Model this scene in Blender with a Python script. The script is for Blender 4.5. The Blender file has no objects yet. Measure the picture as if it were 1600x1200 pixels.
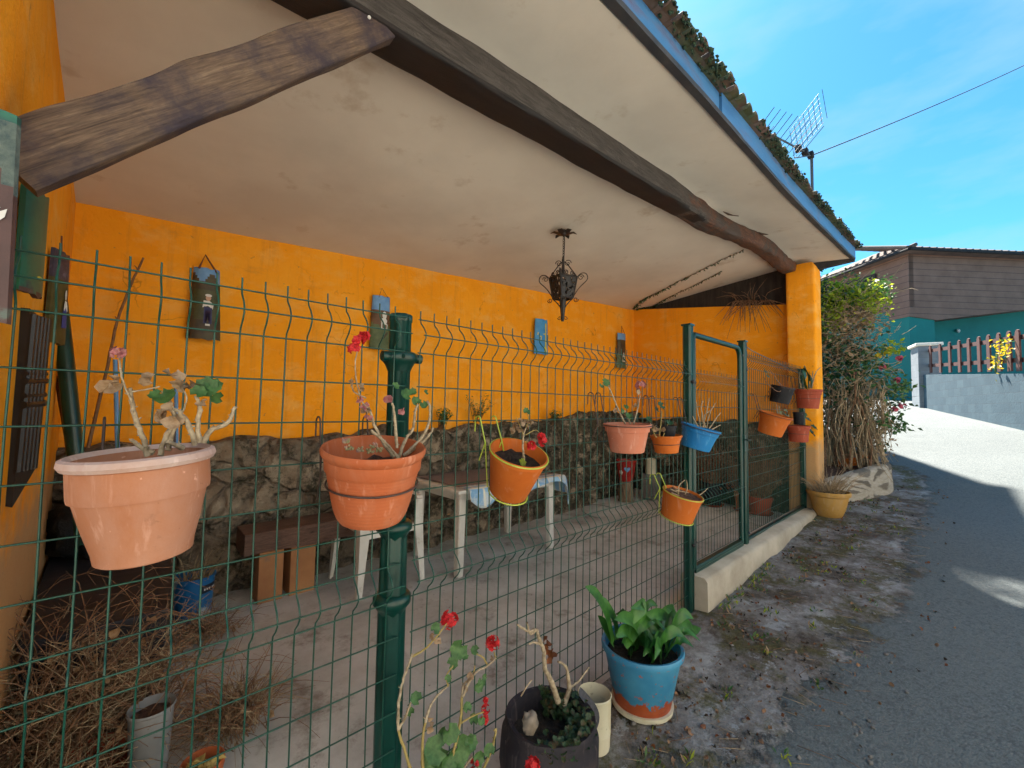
import bpy, bmesh, math, random
from mathutils import Vector, Matrix, noise, Quaternion
random.seed(7)
R = math.radians
scene = bpy.context.scene
COL = scene.collection

# ------------------------------------------------------------------ camera frame (used to measure points off the photograph)
F = 669.0
UP = Vector((.0172, 1, 34.8/669)).normalized()
XA = Vector((710, -47, 669.0)); XA = (XA - UP*XA.dot(UP)).normalized()
_u = Vector((UP.x, UP.y, -UP.z)); _x = Vector((XA.x, XA.y, -XA.z))
YA = _u.cross(_x); YA.z = -YA.z
CAM = Vector((0, -1.33, 1.37))
def _ray(px, py):
    d = Vector((px-800, 600-py, F))
    return Vector((XA.dot(d), YA.dot(d), UP.dot(d)))
def P(px, py, axis, val):
    d = _ray(px, py); t = (val-CAM[axis])/d[axis]
    return CAM + d*t
def PY(px, py, y): return P(px, py, 1, y)
def PP(px, py, n, c):
    n = Vector(n); d = _ray(px, py)
    return CAM + d*((c-n.dot(CAM))/n.dot(d))
def PD(px, py, Z): return CAM + _ray(px, py)*(Z/F)
CN = (-.065, .104, 1); CC = 2.59+.104*2.3
SAG = [(-1, .065), (1.3, .067), (2.1, .078), (3.55, .131), (4.5, .132), (5.9, .119), (6.5, .10)]
def sag(x):
    for (a, p), (b, q) in zip(SAG, SAG[1:]):
        if x <= b: return p+(q-p)*max(0, (x-a)/(b-a))
    return .10
def zc(x, y):        # underside of the roof: the eaves have sagged below the line of the beam
    return CC+.065*x-.104*y-sag(x)*min(1.1, max(0, (.05-y)/.515))
def PC(px, py, off=0): return PP(px, py, CN, CC-off)

def lerp(a, b, t): return a+(b-a)*t
def ss(a, b, x):
    t = min(1, max(0, (x-a)/(b-a))); return t*t*(3-2*t)
PROF = [(-300, -8), (-30, -1.6), (-8, -.6), (2.9, 0), (6, .2), (8, .38), (12.3, 1.08), (18, 1.56), (26, 1.95), (45, 2.6), (300, 8)]
def street(x):
    for (a, za), (b, zb) in zip(PROF, PROF[1:]):
        if x <= b: return lerp(za, zb, (x-a)/(b-a))
    return PROF[-1][1]
def floor_z(x, y):
    z = min(street(x), 0)*(1-ss(-.05, .9, y))
    return z + .07*max(0, x-4.6)
def nz(p, s=1.0, seed=0): return noise.noise(Vector(p)*s+Vector((seed*7.3, seed*3.1, seed*1.7)))

# ------------------------------------------------------------------ materials
def new_mat(name):
    m = bpy.data.materials.new(name); m.use_nodes = True
    nt = m.node_tree
    return m, nt, nt.nodes['Principled BSDF']
def N(nt, t, **kw):
    n = nt.nodes.new(t)
    for k, v in kw.items(): setattr(n, k, v)
    return n
def ramp(nt, fac, stops):
    r = N(nt, 'ShaderNodeValToRGB')
    els = r.color_ramp.elements
    while len(els) < len(stops): els.new(.5)
    for e, (p, c) in zip(els, stops):
        e.position = p; e.color = (*c, 1) if len(c) == 3 else c
    nt.links.new(fac, r.inputs[0])
    return r.outputs[0]
def coords(nt, scale=(1, 1, 1), rot=(0, 0, 0)):
    tc = N(nt, 'ShaderNodeTexCoord'); mp = N(nt, 'ShaderNodeMapping')
    mp.inputs['Scale'].default_value = scale; mp.inputs['Rotation'].default_value = rot
    nt.links.new(tc.outputs['Object'], mp.inputs[0])
    return mp.outputs[0]
def noise_n(nt, vec, scale, detail=6, rough=.6, dist=0):
    n = N(nt, 'ShaderNodeTexNoise')
    n.inputs['Scale'].default_value = scale; n.inputs['Detail'].default_value = min(detail, 7)
    n.inputs['Roughness'].default_value = rough; n.inputs['Distortion'].default_value = dist
    nt.links.new(vec, n.inputs['Vector'])
    return n.outputs['Fac']
def mix(nt, fac, a, b, mode='MIX'):
    m = N(nt, 'ShaderNodeMix', data_type='RGBA', blend_type=mode)
    for s, v in ((m.inputs[0], fac), (m.inputs[6], a), (m.inputs[7], b)):
        if hasattr(v, 'links'): nt.links.new(v, s)
        elif isinstance(v, (int, float)): s.default_value = v
        else: s.default_value = (*v, 1)
    return m.outputs[2]
def math_n(nt, op, a, b=0.0, c=None):
    m = N(nt, 'ShaderNodeMath', operation=op)
    for i, v in enumerate((a, b, c)):
        if v is None: continue
        if hasattr(v, 'links'): nt.links.new(v, m.inputs[i])
        else: m.inputs[i].default_value = v
    return m.outputs[0]
def bump(nt, bsdf, h, strength=.3, dist=.01):
    b = N(nt, 'ShaderNodeBump')
    b.inputs['Strength'].default_value = strength; b.inputs['Distance'].default_value = dist
    nt.links.new(h, b.inputs['Height']); nt.links.new(b.outputs[0], bsdf.inputs['Normal'])
def surf(name, c1, c2, scale=4, rough=.7, bmp=.2, bscale=None, bdist=.01, stretch=(1, 1, 1), c3=None, s3=20, t3=(.58, .7), detail=8, lo=.35, hi=.65, metallic=0, spec=.5, rot=(0, 0, 0)):
    """two tone noise colour, optional third tone spots, noise bump"""
    m, nt, b = new_mat(name)
    v = coords(nt, stretch, rot)
    n = noise_n(nt, v, scale, detail)
    col = ramp(nt, n, [(lo, c1), (hi, c2)])
    if c3 is not None:
        f = ramp(nt, noise_n(nt, v, s3, 6, .65), [(t3[0], (0, 0, 0)), (t3[1], (1, 1, 1))])
        col = mix(nt, f, col, c3)
    nt.links.new(col, b.inputs['Base Color'])
    b.inputs['Roughness'].default_value = rough
    b.inputs['Metallic'].default_value = metallic
    b.inputs['Specular IOR Level'].default_value = spec
    if bmp: bump(nt, b, noise_n(nt, v, bscale or scale*5, 6, .65), bmp, bdist)
    return m

M = {}
# orange limewash
def mk_orange():
    m, nt, b = new_mat('orange_limewash'); v = coords(nt)
    c = ramp(nt, noise_n(nt, v, 1.3, 8, .6), [(.3, (.88, .31, .010)), (.55, (.94, .36, .016)), (.75, (.95, .41, .035))])
    st = ramp(nt, noise_n(nt, coords(nt, (1.2, 1.2, 2.5)), 2.6, 10, .7), [(.6, (0, 0, 0)), (.8, (.55, .55, .55))])
    c = mix(nt, st, c, (.5, .24, .06))
    sp = ramp(nt, noise_n(nt, v, 22, 3, .5), [(.69, (0, 0, 0)), (.75, (.7, .7, .7))])
    c = mix(nt, sp, c, (.42, .19, .06))
    dr = ramp(nt, noise_n(nt, coords(nt, (9, 9, .55)), 1.6, 8, .7), [(.53, (0, 0, 0)), (.74, (.8, .8, .8))])
    c = mix(nt, dr, c, (.66, .27, .035))
    pl = ramp(nt, noise_n(nt, coords(nt, (1, 1, 1.8)), 3.4, 8, .65), [(.50, (0, 0, 0)), (.70, (.8, .8, .8))])
    c = mix(nt, pl, c, (.90, .45, .10))
    cw = N(nt, 'ShaderNodeVectorMath', operation='ADD'); nt.links.new(v, cw.inputs[0]); cn_ = N(nt, 'ShaderNodeTexNoise'); cn_.inputs['Scale'].default_value = 2.2; cn_.inputs['Detail'].default_value = 6; nt.links.new(v, cn_.inputs['Vector']); nt.links.new(cn_.outputs['Color'], cw.inputs[1])
    ck = N(nt, 'ShaderNodeTexVoronoi', feature='DISTANCE_TO_EDGE'); ck.inputs['Scale'].default_value = .9; nt.links.new(cw.outputs[0], ck.inputs['Vector'])
    cm = math_n(nt, 'MULTIPLY', ramp(nt, ck.outputs['Distance'], [(.0, (1, 1, 1)), (.008, (0, 0, 0))]), ramp(nt, noise_n(nt, v, 1.7, 3), [(.5, (0, 0, 0)), (.6, (.6, .6, .6))]))
    c = mix(nt, cm, c, (.35, .13, .02))
    # grey worn bottom where the limewash has come off
    z = N(nt, 'ShaderNodeSeparateXYZ'); nt.links.new(N(nt, 'ShaderNodeNewGeometry').outputs['Position'], z.inputs[0])
    zz = math_n(nt, 'ADD', z.outputs[2], math_n(nt, 'MULTIPLY', noise_n(nt, v, 5, 8, .7), .5))
    wr = ramp(nt, math_n(nt, 'MULTIPLY_ADD', zz, -1.2, 2.0), [(.42, (0, 0, 0)), (.62, (.75, .75, .75))])
    c = mix(nt, wr, c, (.42, .3, .18))
    nt.links.new(c, b.inputs['Base Color']); b.inputs['Roughness'].default_value = .9; b.inputs['Specular IOR Level'].default_value = .15
    h = math_n(nt, 'ADD', noise_n(nt, v, 60, 4), math_n(nt, 'MULTIPLY', noise_n(nt, v, 6, 6), 2.0))
    bump(nt, b, h, .4, .012)
    return m
M['orange'] = mk_orange()
M['ceiling'] = surf('cream_plaster', (.60, .57, .52), (.72, .69, .63), 1.1, .9, .18, 14, .008, c3=(.40, .31, .22), s3=2.3, t3=(.6, .8))
M['fascia'] = surf('blue_painted_board', (.03, .135, .33), (.06, .21, .44), 2.2, .55, .15, 40, .004, (1, 6, 6), c3=(.10, .09, .17), s3=2.2, t3=(.52, .70))
M['trim'] = surf('dark_trim', (.02, .025, .035), (.05, .05, .055), 6, .7, .2)
M['tile'] = surf('clay_tile', (.07, .045, .035), (.15, .095, .07), 5, .85, .4, 30, .006, c3=(.07, .085, .04), s3=6, t3=(.45, .58))
M['moss'] = surf('roof_moss', (.008, .03, .02), (.03, .06, .03), 30, .95, .8, 90, .01)
M['darkboard'] = surf('dark_board', (.012, .01, .01), (.04, .03, .026), 3, .8, .3, 30, .006, (1, 6, 1))
def mk_wood(name, a, b_, c, stain=None, st=(.5, .6), scale=(2, 22, 22), rot=(0, 0, 0), rough=.8, bs=.6, sts=5):
    m, nt, b = new_mat(name)
    v = coords(nt, (1, 1, 1), rot); mp2 = N(nt, 'ShaderNodeMapping'); mp2.inputs['Scale'].default_value = scale; nt.links.new(v, mp2.inputs[0]); v = mp2.outputs[0]
    n1 = noise_n(nt, v, 3.0, 10, .7, .6)
    col = ramp(nt, n1, [(.3, a), (.5, b_), (.68, c)])
    crack = ramp(nt, noise_n(nt, v, 1.6, 12, .75, 1.5), [(.33, (.3, .3, .3)), (.40, (1, 1, 1))])
    col = mix(nt, crack, [x*.25 for x in a], col)
    fine = ramp(nt, noise_n(nt, v, 11, 4, .6), [(.35, (.62, .62, .62)), (.65, (1.12, 1.12, 1.12))])
    col = mix(nt, .8, col, fine, 'MULTIPLY')
    if stain:
        f = ramp(nt, noise_n(nt, coords(nt), sts, 6, .65), [(st[0], (0, 0, 0)), (st[1], (1, 1, 1))])
        col = mix(nt, f, col, stain)
    nt.links.new(col, b.inputs['Base Color']); b.inputs['Roughness'].default_value = rough
    bump(nt, b, math_n(nt, 'ADD', n1, crack), bs, .01)
    return m
M['brace'] = mk_wood('weathered_oak', (.045, .027, .019), (.13, .082, .054), (.20, .135, .088), (.035, .024, .034), (.42, .60), rot=(0, R(44), 0), scale=(1.6, 26, 26))
M['beam_shade'] = surf('shaded_timber', (.004, .003, .004), (.014, .009, .009), 5, .7, .3, 40, .006, (1, 6, 6))  # near-black tone paints the shade on the beam's lower and inner faces
def mk_beam():
    m, nt, b = new_mat('old_beam')
    v = coords(nt, (3, 26, 26)); g = N(nt, 'ShaderNodeNewGeometry').outputs['Position']; s = N(nt, 'ShaderNodeSeparateXYZ'); nt.links.new(g, s.inputs[0])
    n1 = noise_n(nt, v, 3.0, 10, .7, .6)
    grey = ramp(nt, n1, [(.3, (.018, .014, .013)), (.5, (.05, .042, .039)), (.68, (.085, .075, .07))])
    red = ramp(nt, n1, [(.3, (.03, .012, .008)), (.5, (.085, .034, .02)), (.68, (.17, .075, .04))])
    pn = noise_n(nt, coords(nt, (1, 2.5, 2.5)), 2.6, 8, .65)
    f = ramp(nt, math_n(nt, 'ADD', math_n(nt, 'MULTIPLY', math_n(nt, 'SUBTRACT', s.outputs[0], 3.3), .28), pn), [(.53, (0, 0, 0)), (.60, (1, 1, 1))])
    c = mix(nt, f, grey, red)
    bark = ramp(nt, noise_n(nt, mixshift(nt, g, 3), 5.5, 8, .6), [(.5, (0, 0, 0)), (.56, (.85, .85, .85))])
    c = mix(nt, math_n(nt, 'MULTIPLY', bark, f), c, (.05, .038, .034))
    nt.links.new(c, b.inputs['Base Color']); b.inputs['Roughness'].default_value = .75
    bump(nt, b, math_n(nt, 'ADD', n1, math_n(nt, 'MULTIPLY', bark, .8)), .6, .01)
    return m
def mixshift(nt, vec, d):
    a = N(nt, 'ShaderNodeVectorMath', operation='ADD'); nt.links.new(vec, a.inputs[0]); a.inputs[1].default_value = (d, d*1.7, d*.3)
    return a.outputs[0]
M['beam'] = mk_beam()
M['log'] = mk_wood('stripped_log', (.03, .014, .01), (.07, .035, .022), (.12, .06, .035), None, scale=(4, 20, 20), rough=.7)
M['plank'] = mk_wood('brown_plank', (.06, .03, .022), (.13, .07, .05), (.17, .1, .075), None, scale=(3, 24, 24))
M['brick'] = surf('hollow_brick', (.30, .13, .055), (.46, .22, .09), 3, .85, .3, 40, .004, c3=(.2, .14, .1), s3=9, t3=(.6, .7))
M['green'] = surf('green_coating', (.003, .048, .033), (.006, .075, .05), 9, .38, .05, 120, .001, c3=(.05, .12, .10), s3=40, t3=(.68, .76))
M['postgreen'] = surf('green_paint', (.001, .027, .021), (.002, .046, .036), 7, .32, .06, 60, .002, c3=(.10, .14, .12), s3=45, t3=(.72, .78))
M['iron'] = surf('black_iron', (.008, .006, .006), (.025, .018, .016), 20, .55, .2, 90, .002)
M['greywire'] = surf('galvanised_wire', (.10, .10, .095), (.2, .2, .19), 30, .45, 0, metallic=.6)
M['limewire'] = surf('lime_plastic', (.34, .46, .04), (.5, .58, .09), 12, .45, .05)
M['brownwire'] = surf('brown_wire', (.03, .018, .014), (.08, .045, .035), 20, .6, .1)
def mk_pot(name, c1, c2, haze, hz=(.45, .75), rough=.55, vs=3.5):
    m, nt, b = new_mat(name); v = coords(nt)
    col = ramp(nt, noise_n(nt, v, 6, 6), [(.35, c1), (.65, c2)])
    f = ramp(nt, noise_n(nt, coords(nt, (1, 1, .55)), vs*3.2, 8, .65, .4), [(hz[0], (0, 0, 0)), (hz[1], (.85, .85, .85))])
    col = mix(nt, f, col, haze)
    s = ramp(nt, noise_n(nt, v, 55, 3, .5), [(.70, (0, 0, 0)), (.76, (.7, .7, .7))])
    col = mix(nt, s, col, [min(1, x*1.45+.05) for x in haze])
    sk = ramp(nt, noise_n(nt, coords(nt, (42, 42, 3.5)), 1.0, 6, .6), [(.57, (0, 0, 0)), (.72, (.75, .75, .75))])
    col = mix(nt, sk, col, [min(1, x*1.25+.03) for x in haze])
    d = ramp(nt, noise_n(nt, v, 38, 3, .6), [(.69, (0, 0, 0)), (.75, (.6, .6, .6))])
    col = mix(nt, d, col, [x*.4 for x in c1])
    sz = N(nt, 'ShaderNodeTexNoise'); sz.inputs['Scale'].default_value = 16; sz.inputs['Detail'].default_value = 7; sz.inputs['Roughness'].default_value = .7; nt.links.new(v, sz.inputs['Vector'])
    so_ = ramp(nt, sz.outputs['Fac'], [(.60, (0, 0, 0)), (.70, (.45, .45, .45))])
    col = mix(nt, so_, col, [x*.55+.02 for x in c1])
    nt.links.new(col, b.inputs['Base Color']); b.inputs['Roughness'].default_value = min(.9, rough+.2); b.inputs['Specular IOR Level'].default_value = .3
    bump(nt, b, noise_n(nt, v, 45, 5), .2, .004)
    return m
M['pot_pale'] = mk_pot('bleached_terracotta', (.38, .145, .07), (.44, .185, .095), (.46, .24, .165), (.4, .75))
M['pot_rim'] = mk_pot('chalky_rim', (.42, .25, .19), (.5, .33, .27), (.55, .42, .38), (.3, .6))
M['pot_terra'] = mk_pot('terracotta_plastic', (.43, .105, .035), (.48, .135, .05), (.46, .19, .11), (.5, .85))
M['pot_orange'] = mk_pot('orange_plastic', (.50, .115, .014), (.56, .145, .02), (.42, .15, .06), (.58, .85))
M['pot_salmon'] = mk_pot('salmon_plastic', (.50, .165, .095), (.54, .20, .12), (.5, .25, .18), (.5, .85))
M['pot_blue'] = mk_pot('blue_plastic', (.01, .16, .42), (.015, .2, .48), (.06, .24, .45), (.55, .85), .4)
M['pot_red'] = mk_pot('red_brown_plastic', (.30, .055, .028), (.37, .075, .035), (.36, .12, .08), (.55, .85))
M['pot_dark'] = mk_pot('dark_glaze', (.012, .011, .016), (.028, .024, .03), (.075, .05, .045), (.5, .8), .5)
M['pot_black'] = mk_pot('black_plastic', (.008, .008, .011), (.02, .02, .024), (.05, .045, .042), (.55, .8), .5)
M['pot_white'] = mk_pot('cream_enamel', (.55, .52, .38), (.65, .6, .46), (.40, .33, .18), (.58, .78), .5)
M['pot_yellow'] = mk_pot('ochre_ceramic', (.42, .23, .055), (.5, .29, .08), (.40, .27, .15), (.5, .8), .6)
def mk_peel():
    m, nt, b = new_mat('peeling_blue_paint'); tc = coords(nt)
    s = N(nt, 'ShaderNodeSeparateXYZ'); nt.links.new(tc, s.inputs[0])
    n = noise_n(nt, tc, 11, 8, .72)
    n2 = noise_n(nt, tc, 38, 4, .6)
    # the paint has peeled off round the foot of the pot and in flecks higher up
    h = math_n(nt, 'ADD', math_n(nt, 'MULTIPLY', s.outputs[2], 5.2), math_n(nt, 'MULTIPLY', n, 1.1))
    a = ramp(nt, h, [(.98, (1, 1, 1)), (1.0, (0, 0, 0))])
    fl = ramp(nt, n2, [(.62, (0, 0, 0)), (.635, (1, 1, 1))])
    blue = ramp(nt, noise_n(nt, tc, 7), [(.3, (.025, .18, .34)), (.7, (.06, .27, .43))])
    org = ramp(nt, noise_n(nt, tc, 14), [(.3, (.30, .05, .012)), (.7, (.42, .085, .02))])
    c = mix(nt, a, blue, org); c = mix(nt, math_n(nt, 'MULTIPLY', fl, .85), c, (.34, .10, .07))
    nt.links.new(c, b.inputs['Base Color']); b.inputs['Roughness'].default_value = .5
    bump(nt, b, a, -.4, .002)
    return m
M['peel'] = mk_peel()
M['soil'] = surf('potting_soil', (.012, .009, .007), (.05, .036, .026), 40, .95, 1.0, 90, .02)
M['soilred'] = surf('dry_soil', (.07, .03, .018), (.15, .075, .045), 40, .95, 1.0, 90, .02)
M['stemtan'] = surf('woody_stem', (.20, .145, .085), (.46, .37, .25), 60, .85, .6, 140, .004)
M['stemgreen'] = surf('ochre_stem', (.26, .19, .05), (.38, .29, .10), 40, .7, .3, 100, .003)
M['drytwig'] = surf('dry_twig', (.10, .048, .026), (.30, .17, .095), 30, .9, .2)
M['drystraw'] = surf('dry_straw', (.20, .14, .08), (.45, .34, .21), 20, .9, .2)
def mk_leaf(name, c1, c2, c3=None, sc=60, rough=.5, tr=.25):
    m, nt, b = new_mat(name); v = coords(nt)
    c = ramp(nt, noise_n(nt, v, sc, 4), [(.35, c1), (.65, c2)])
    if c3: c = mix(nt, ramp(nt, noise_n(nt, v, sc*.35, 3), [(.52, (0, 0, 0)), (.62, (1, 1, 1))]), c, c3)
    nt.links.new(c, b.inputs['Base Color']); b.inputs['Roughness'].default_value = rough
    t = N(nt, 'ShaderNodeBsdfTranslucent'); nt.links.new(c, t.inputs[0])
    ms = N(nt, 'ShaderNodeMixShader'); ms.inputs[0].default_value = tr
    nt.links.new(b.outputs[0], ms.inputs[1]); nt.links.new(t.outputs[0], ms.inputs[2])
    nt.links.new(ms.outputs[0], nt.nodes['Material Output'].inputs[0])
    return m
M['leaf'] = mk_leaf('geranium_leaf', (.035, .10, .022), (.085, .19, .05))
M['leafdark'] = mk_leaf('dark_leaf', (.012, .05, .018), (.035, .10, .03))
M['leafstrap'] = mk_leaf('strap_leaf', (.02, .10, .02), (.065, .21, .03), sc=14, rough=.4)
M['leafyel'] = mk_leaf('yellow_green_leaf', (.26, .33, .015), (.46, .52, .04), tr=.6)
M['leafdry'] = mk_leaf('withered_leaf', (.26, .15, .07), (.45, .32, .2))
M['leafrust'] = mk_leaf('rust_leaf', (.12, .035, .012), (.24, .08, .025))
M['red'] = mk_leaf('red_petal', (.40, .003, .006), (.80, .03, .035), sc=160, rough=.6)
M['pink'] = mk_leaf('faded_petal', (.40, .10, .11), (.52, .24, .22), sc=90)
M['magenta'] = mk_leaf('pink_petal', (.5, .05, .12), (.6, .12, .16), sc=30)
M['yellow'] = mk_leaf('yellow_petal', (.65, .45, .01), (.75, .58, .03), sc=30)
M['white'] = surf('white_plastic', (.60, .58, .53), (.72, .70, .66), 5, .45, .05, 60, .002, c3=(.42, .37, .30), s3=14, t3=(.58, .75))
def mk_ground():
    m, nt, b = new_mat('road_and_verge')
    g = N(nt, 'ShaderNodeNewGeometry').outputs['Position']
    s = N(nt, 'ShaderNodeSeparateXYZ'); nt.links.new(g, s.inputs[0])
    # width of the rough verge along the fence, wandering with noise
    n = noise_n(nt, g, 1.6, 10, .72)
    nb = noise_n(nt, g, 7.0, 8, .75)
    xg = N(nt, 'ShaderNodeMapRange'); nt.links.new(s.outputs[0], xg.inputs[0])
    xg.inputs[1].default_value = .8; xg.inputs[2].default_value = 4.0; xg.inputs[3].default_value = -.42; xg.inputs[4].default_value = -.95
    xf_ = N(nt, 'ShaderNodeMapRange'); nt.links.new(s.outputs[0], xf_.inputs[0]); xf_.inputs[1].default_value = 8.5; xf_.inputs[2].default_value = 11.0; xf_.inputs[3].default_value = 0.0; xf_.inputs[4].default_value = 2.2
    e = math_n(nt, 'ADD', math_n(nt, 'SUBTRACT', xg.outputs[0], s.outputs[1]), xf_.outputs[0])           # >0 on the asphalt side
    e = math_n(nt, 'ADD', e, math_n(nt, 'MULTIPLY', math_n(nt, 'SUBTRACT', n, .5), .9))
    e = math_n(nt, 'ADD', e, math_n(nt, 'MULTIPLY', math_n(nt, 'SUBTRACT', nb, .5), .7))
    road = ramp(nt, e, [(.0, (0, 0, 0)), (.07, (1, 1, 1))])
    asp = ramp(nt, noise_n(nt, g, .7, 8, .6), [(.3, (.112, .134, .138)), (.7, (.145, .168, .171))])
    asp = mix(nt, ramp(nt, noise_n(nt, g, 130, 2, .5), [(.42, (0, 0, 0)), (.66, (.85, .85, .85))]), asp, (.19, .205, .205))
    asp = mix(nt, ramp(nt, noise_n(nt, mixshift(nt, g, 21), 42, 5, .7), [(.40, (.6, .6, .6)), (.52, (0, 0, 0))]), asp, (.075, .085, .09))
    asp = mix(nt, ramp(nt, noise_n(nt, g, 260, 2, .5), [(.6, (0, 0, 0)), (.7, (.6, .6, .6))]), asp, (.03, .031, .033))
    asp = mix(nt, ramp(nt, noise_n(nt, mixshift(nt, g, 5), 2.2, 10, .7), [(.5, (0, 0, 0)), (.72, (.55, .55, .55))]), asp, (.158, .176, .174))
    asp = mix(nt, ramp(nt, noise_n(nt, mixshift(nt, g, 15), 60, 4, .7), [(.62, (0, 0, 0)), (.7, (.6, .6, .6))]), asp, (.05, .052, .055))
    con = ramp(nt, noise_n(nt, g, 5, 10, .75), [(.3, (.17, .15, .14)), (.5, (.28, .265, .255)), (.64, (.42, .425, .43))])
    dirt = ramp(nt, noise_n(nt, g, 30, 6, .7), [(.3, (.05, .04, .033)), (.7, (.16, .125, .095))])
    moss = ramp(nt, noise_n(nt, g, 45, 6, .7), [(.3, (.04, .038, .012)), (.7, (.15, .13, .045))])
    d1 = ramp(nt, noise_n(nt, g, 2.6, 12, .78), [(.42, (1, 1, 1)), (.58, (0, 0, 0))])
    m1 = ramp(nt, noise_n(nt, mixshift(nt, g, 3.3), 3.0, 12, .75), [(.5, (0, 0, 0)), (.6, (.9, .9, .9))])
    v = mix(nt, d1, con, dirt); v = mix(nt, m1, v, moss)
    li = ramp(nt, noise_n(nt, mixshift(nt, g, 9.1), 6.5, 12, .8), [(.585, (0, 0, 0)), (.64, (.8, .8, .8))])
    v = mix(nt, li, v, (.38, .40, .42))
    bn = math_n(nt, 'MULTIPLY', ramp(nt, e, [(.0, (.0, .0, .0)), (.06, (1, 1, 1)), (.12, (0, 0, 0))]), ramp(nt, nb, [(.45, (0, 0, 0)), (.6, (1, 1, 1))]))
    c = mix(nt, road, v, asp); c = mix(nt, math_n(nt, 'MULTIPLY', bn, .8), c, (.025, .02, .018))
    nt.links.new(c, b.inputs['Base Color']); b.inputs['Roughness'].default_value = .9
    b.inputs['Specular IOR Level'].default_value = .3
    inv = math_n(nt, 'SUBTRACT', 1.0, road)
    h = math_n(nt, 'ADD', math_n(nt, 'MULTIPLY', noise_n(nt, g, 90, 4), .7), math_n(nt, 'MULTIPLY', inv, noise_n(nt, g, 28, 10, .75)))
    bump(nt, b, h, .7, .02)
    return m
def mixshift(nt, vec, d):
    a = N(nt, 'ShaderNodeVectorMath', operation='ADD'); nt.links.new(vec, a.inputs[0]); a.inputs[1].default_value = (d, d*1.7, d*.3)
    return a.outputs[0]
M['ground'] = mk_ground()
def mk_floor():
    m, nt, b = new_mat('porch_concrete')
    g = N(nt, 'ShaderNodeNewGeometry').outputs['Position']
    c = ramp(nt, noise_n(nt, g, 1.7, 10, .7), [(.3, (.33, .315, .295)), (.5, (.5, .49, .47)), (.68, (.64, .63, .615))])
    c = mix(nt, ramp(nt, noise_n(nt, mixshift(nt, g, 4), 3.5, 10, .75), [(.54, (0, 0, 0)), (.68, (.75, .75, .75))]), c, (.15, .11, .085))
    c = mix(nt, ramp(nt, noise_n(nt, mixshift(nt, g, 8), 5, 10, .8), [(.6, (0, 0, 0)), (.68, (.6, .6, .6))]), c, (.38, .38, .37))
    c = mix(nt, ramp(nt, noise_n(nt, mixshift(nt, g, 2), 26, 6, .7), [(.64, (0, 0, 0)), (.72, (.7, .7, .7))]), c, (.05, .04, .032))
    nt.links.new(c, b.inputs['Base Color']); b.inputs['Roughness'].default_value = .85
    bump(nt, b, noise_n(nt, g, 40, 8, .7), .4, .01)
    return m
M['floor'] = mk_floor()
def mk_stone():
    m, nt, b = new_mat('rubble_stone')
    g = N(nt, 'ShaderNodeNewGeometry').outputs['Position']
    s = N(nt, 'ShaderNodeSeparateXYZ'); nt.links.new(g, s.inputs[0])
    c = ramp(nt, noise_n(nt, g, 4, 12, .72), [(.3, (.18, .145, .115)), (.5, (.36, .31, .25)), (.66, (.5, .45, .37))])
    wv = N(nt, 'ShaderNodeVectorMath', operation='ADD'); nt.links.new(g, wv.inputs[0]); wn_ = N(nt, 'ShaderNodeTexNoise'); wn_.inputs['Scale'].default_value = 3.5; nt.links.new(g, wn_.inputs['Vector'])
    wm = N(nt, 'ShaderNodeVectorMath', operation='SCALE'); wm.inputs['Scale'].default_value = .28; nt.links.new(wn_.outputs['Color'], wm.inputs[0]); nt.links.new(wm.outputs[0], wv.inputs[1])
    ve = N(nt, 'ShaderNodeTexVoronoi', feature='DISTANCE_TO_EDGE'); ve.inputs['Scale'].default_value = 4.2; nt.links.new(wv.outputs[0], ve.inputs['Vector'])
    vc = N(nt, 'ShaderNodeTexVoronoi'); vc.inputs['Scale'].default_value = 4.2; nt.links.new(wv.outputs[0], vc.inputs['Vector'])
    tone = ramp(nt, vc.outputs['Color'], [(.15, (.45, .38, .32)), (.5, (.95, .85, .75)), (.85, (1.25, 1.1, .95))])
    c = mix(nt, .8, c, tone, 'MULTIPLY')
    joint = ramp(nt, ve.outputs['Distance'], [(.02, (1, 1, 1)), (.09, (0, 0, 0))])
    c = mix(nt, math_n(nt, 'MULTIPLY', joint, .5), c, (.12, .095, .075))
    mo = ramp(nt, math_n(nt, 'ADD', noise_n(nt, mixshift(nt, g, 6), 6, 12, .8), math_n(nt, 'MULTIPLY', s.outputs[0], .024)), [(.52, (0, 0, 0)), (.62, (.9, .9, .9))])
    c = mix(nt, mo, c, ramp(nt, noise_n(nt, g, 30, 6, .7), [(.35, (.02, .018, .011)), (.65, (.07, .062, .03))]))
    c = mix(nt, ramp(nt, noise_n(nt, mixshift(nt, g, 1), 17, 10, .8), [(.57, (0, 0, 0)), (.64, (.8, .8, .8))]), c, (.045, .028, .02))
    c = mix(nt, ramp(nt, noise_n(nt, mixshift(nt, g, 11), 24, 8, .8), [(.62, (0, 0, 0)), (.68, (.7, .7, .7))]), c, (.40, .36, .31))
    nt.links.new(c, b.inputs['Base Color']); b.inputs['Roughness'].default_value = .92
    bump(nt, b, math_n(nt, 'ADD', noise_n(nt, g, 22, 12, .78), math_n(nt, 'MULTIPLY', joint, -1.2)), 1.0, .035)
    return m
M['stone'] = mk_stone()
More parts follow.
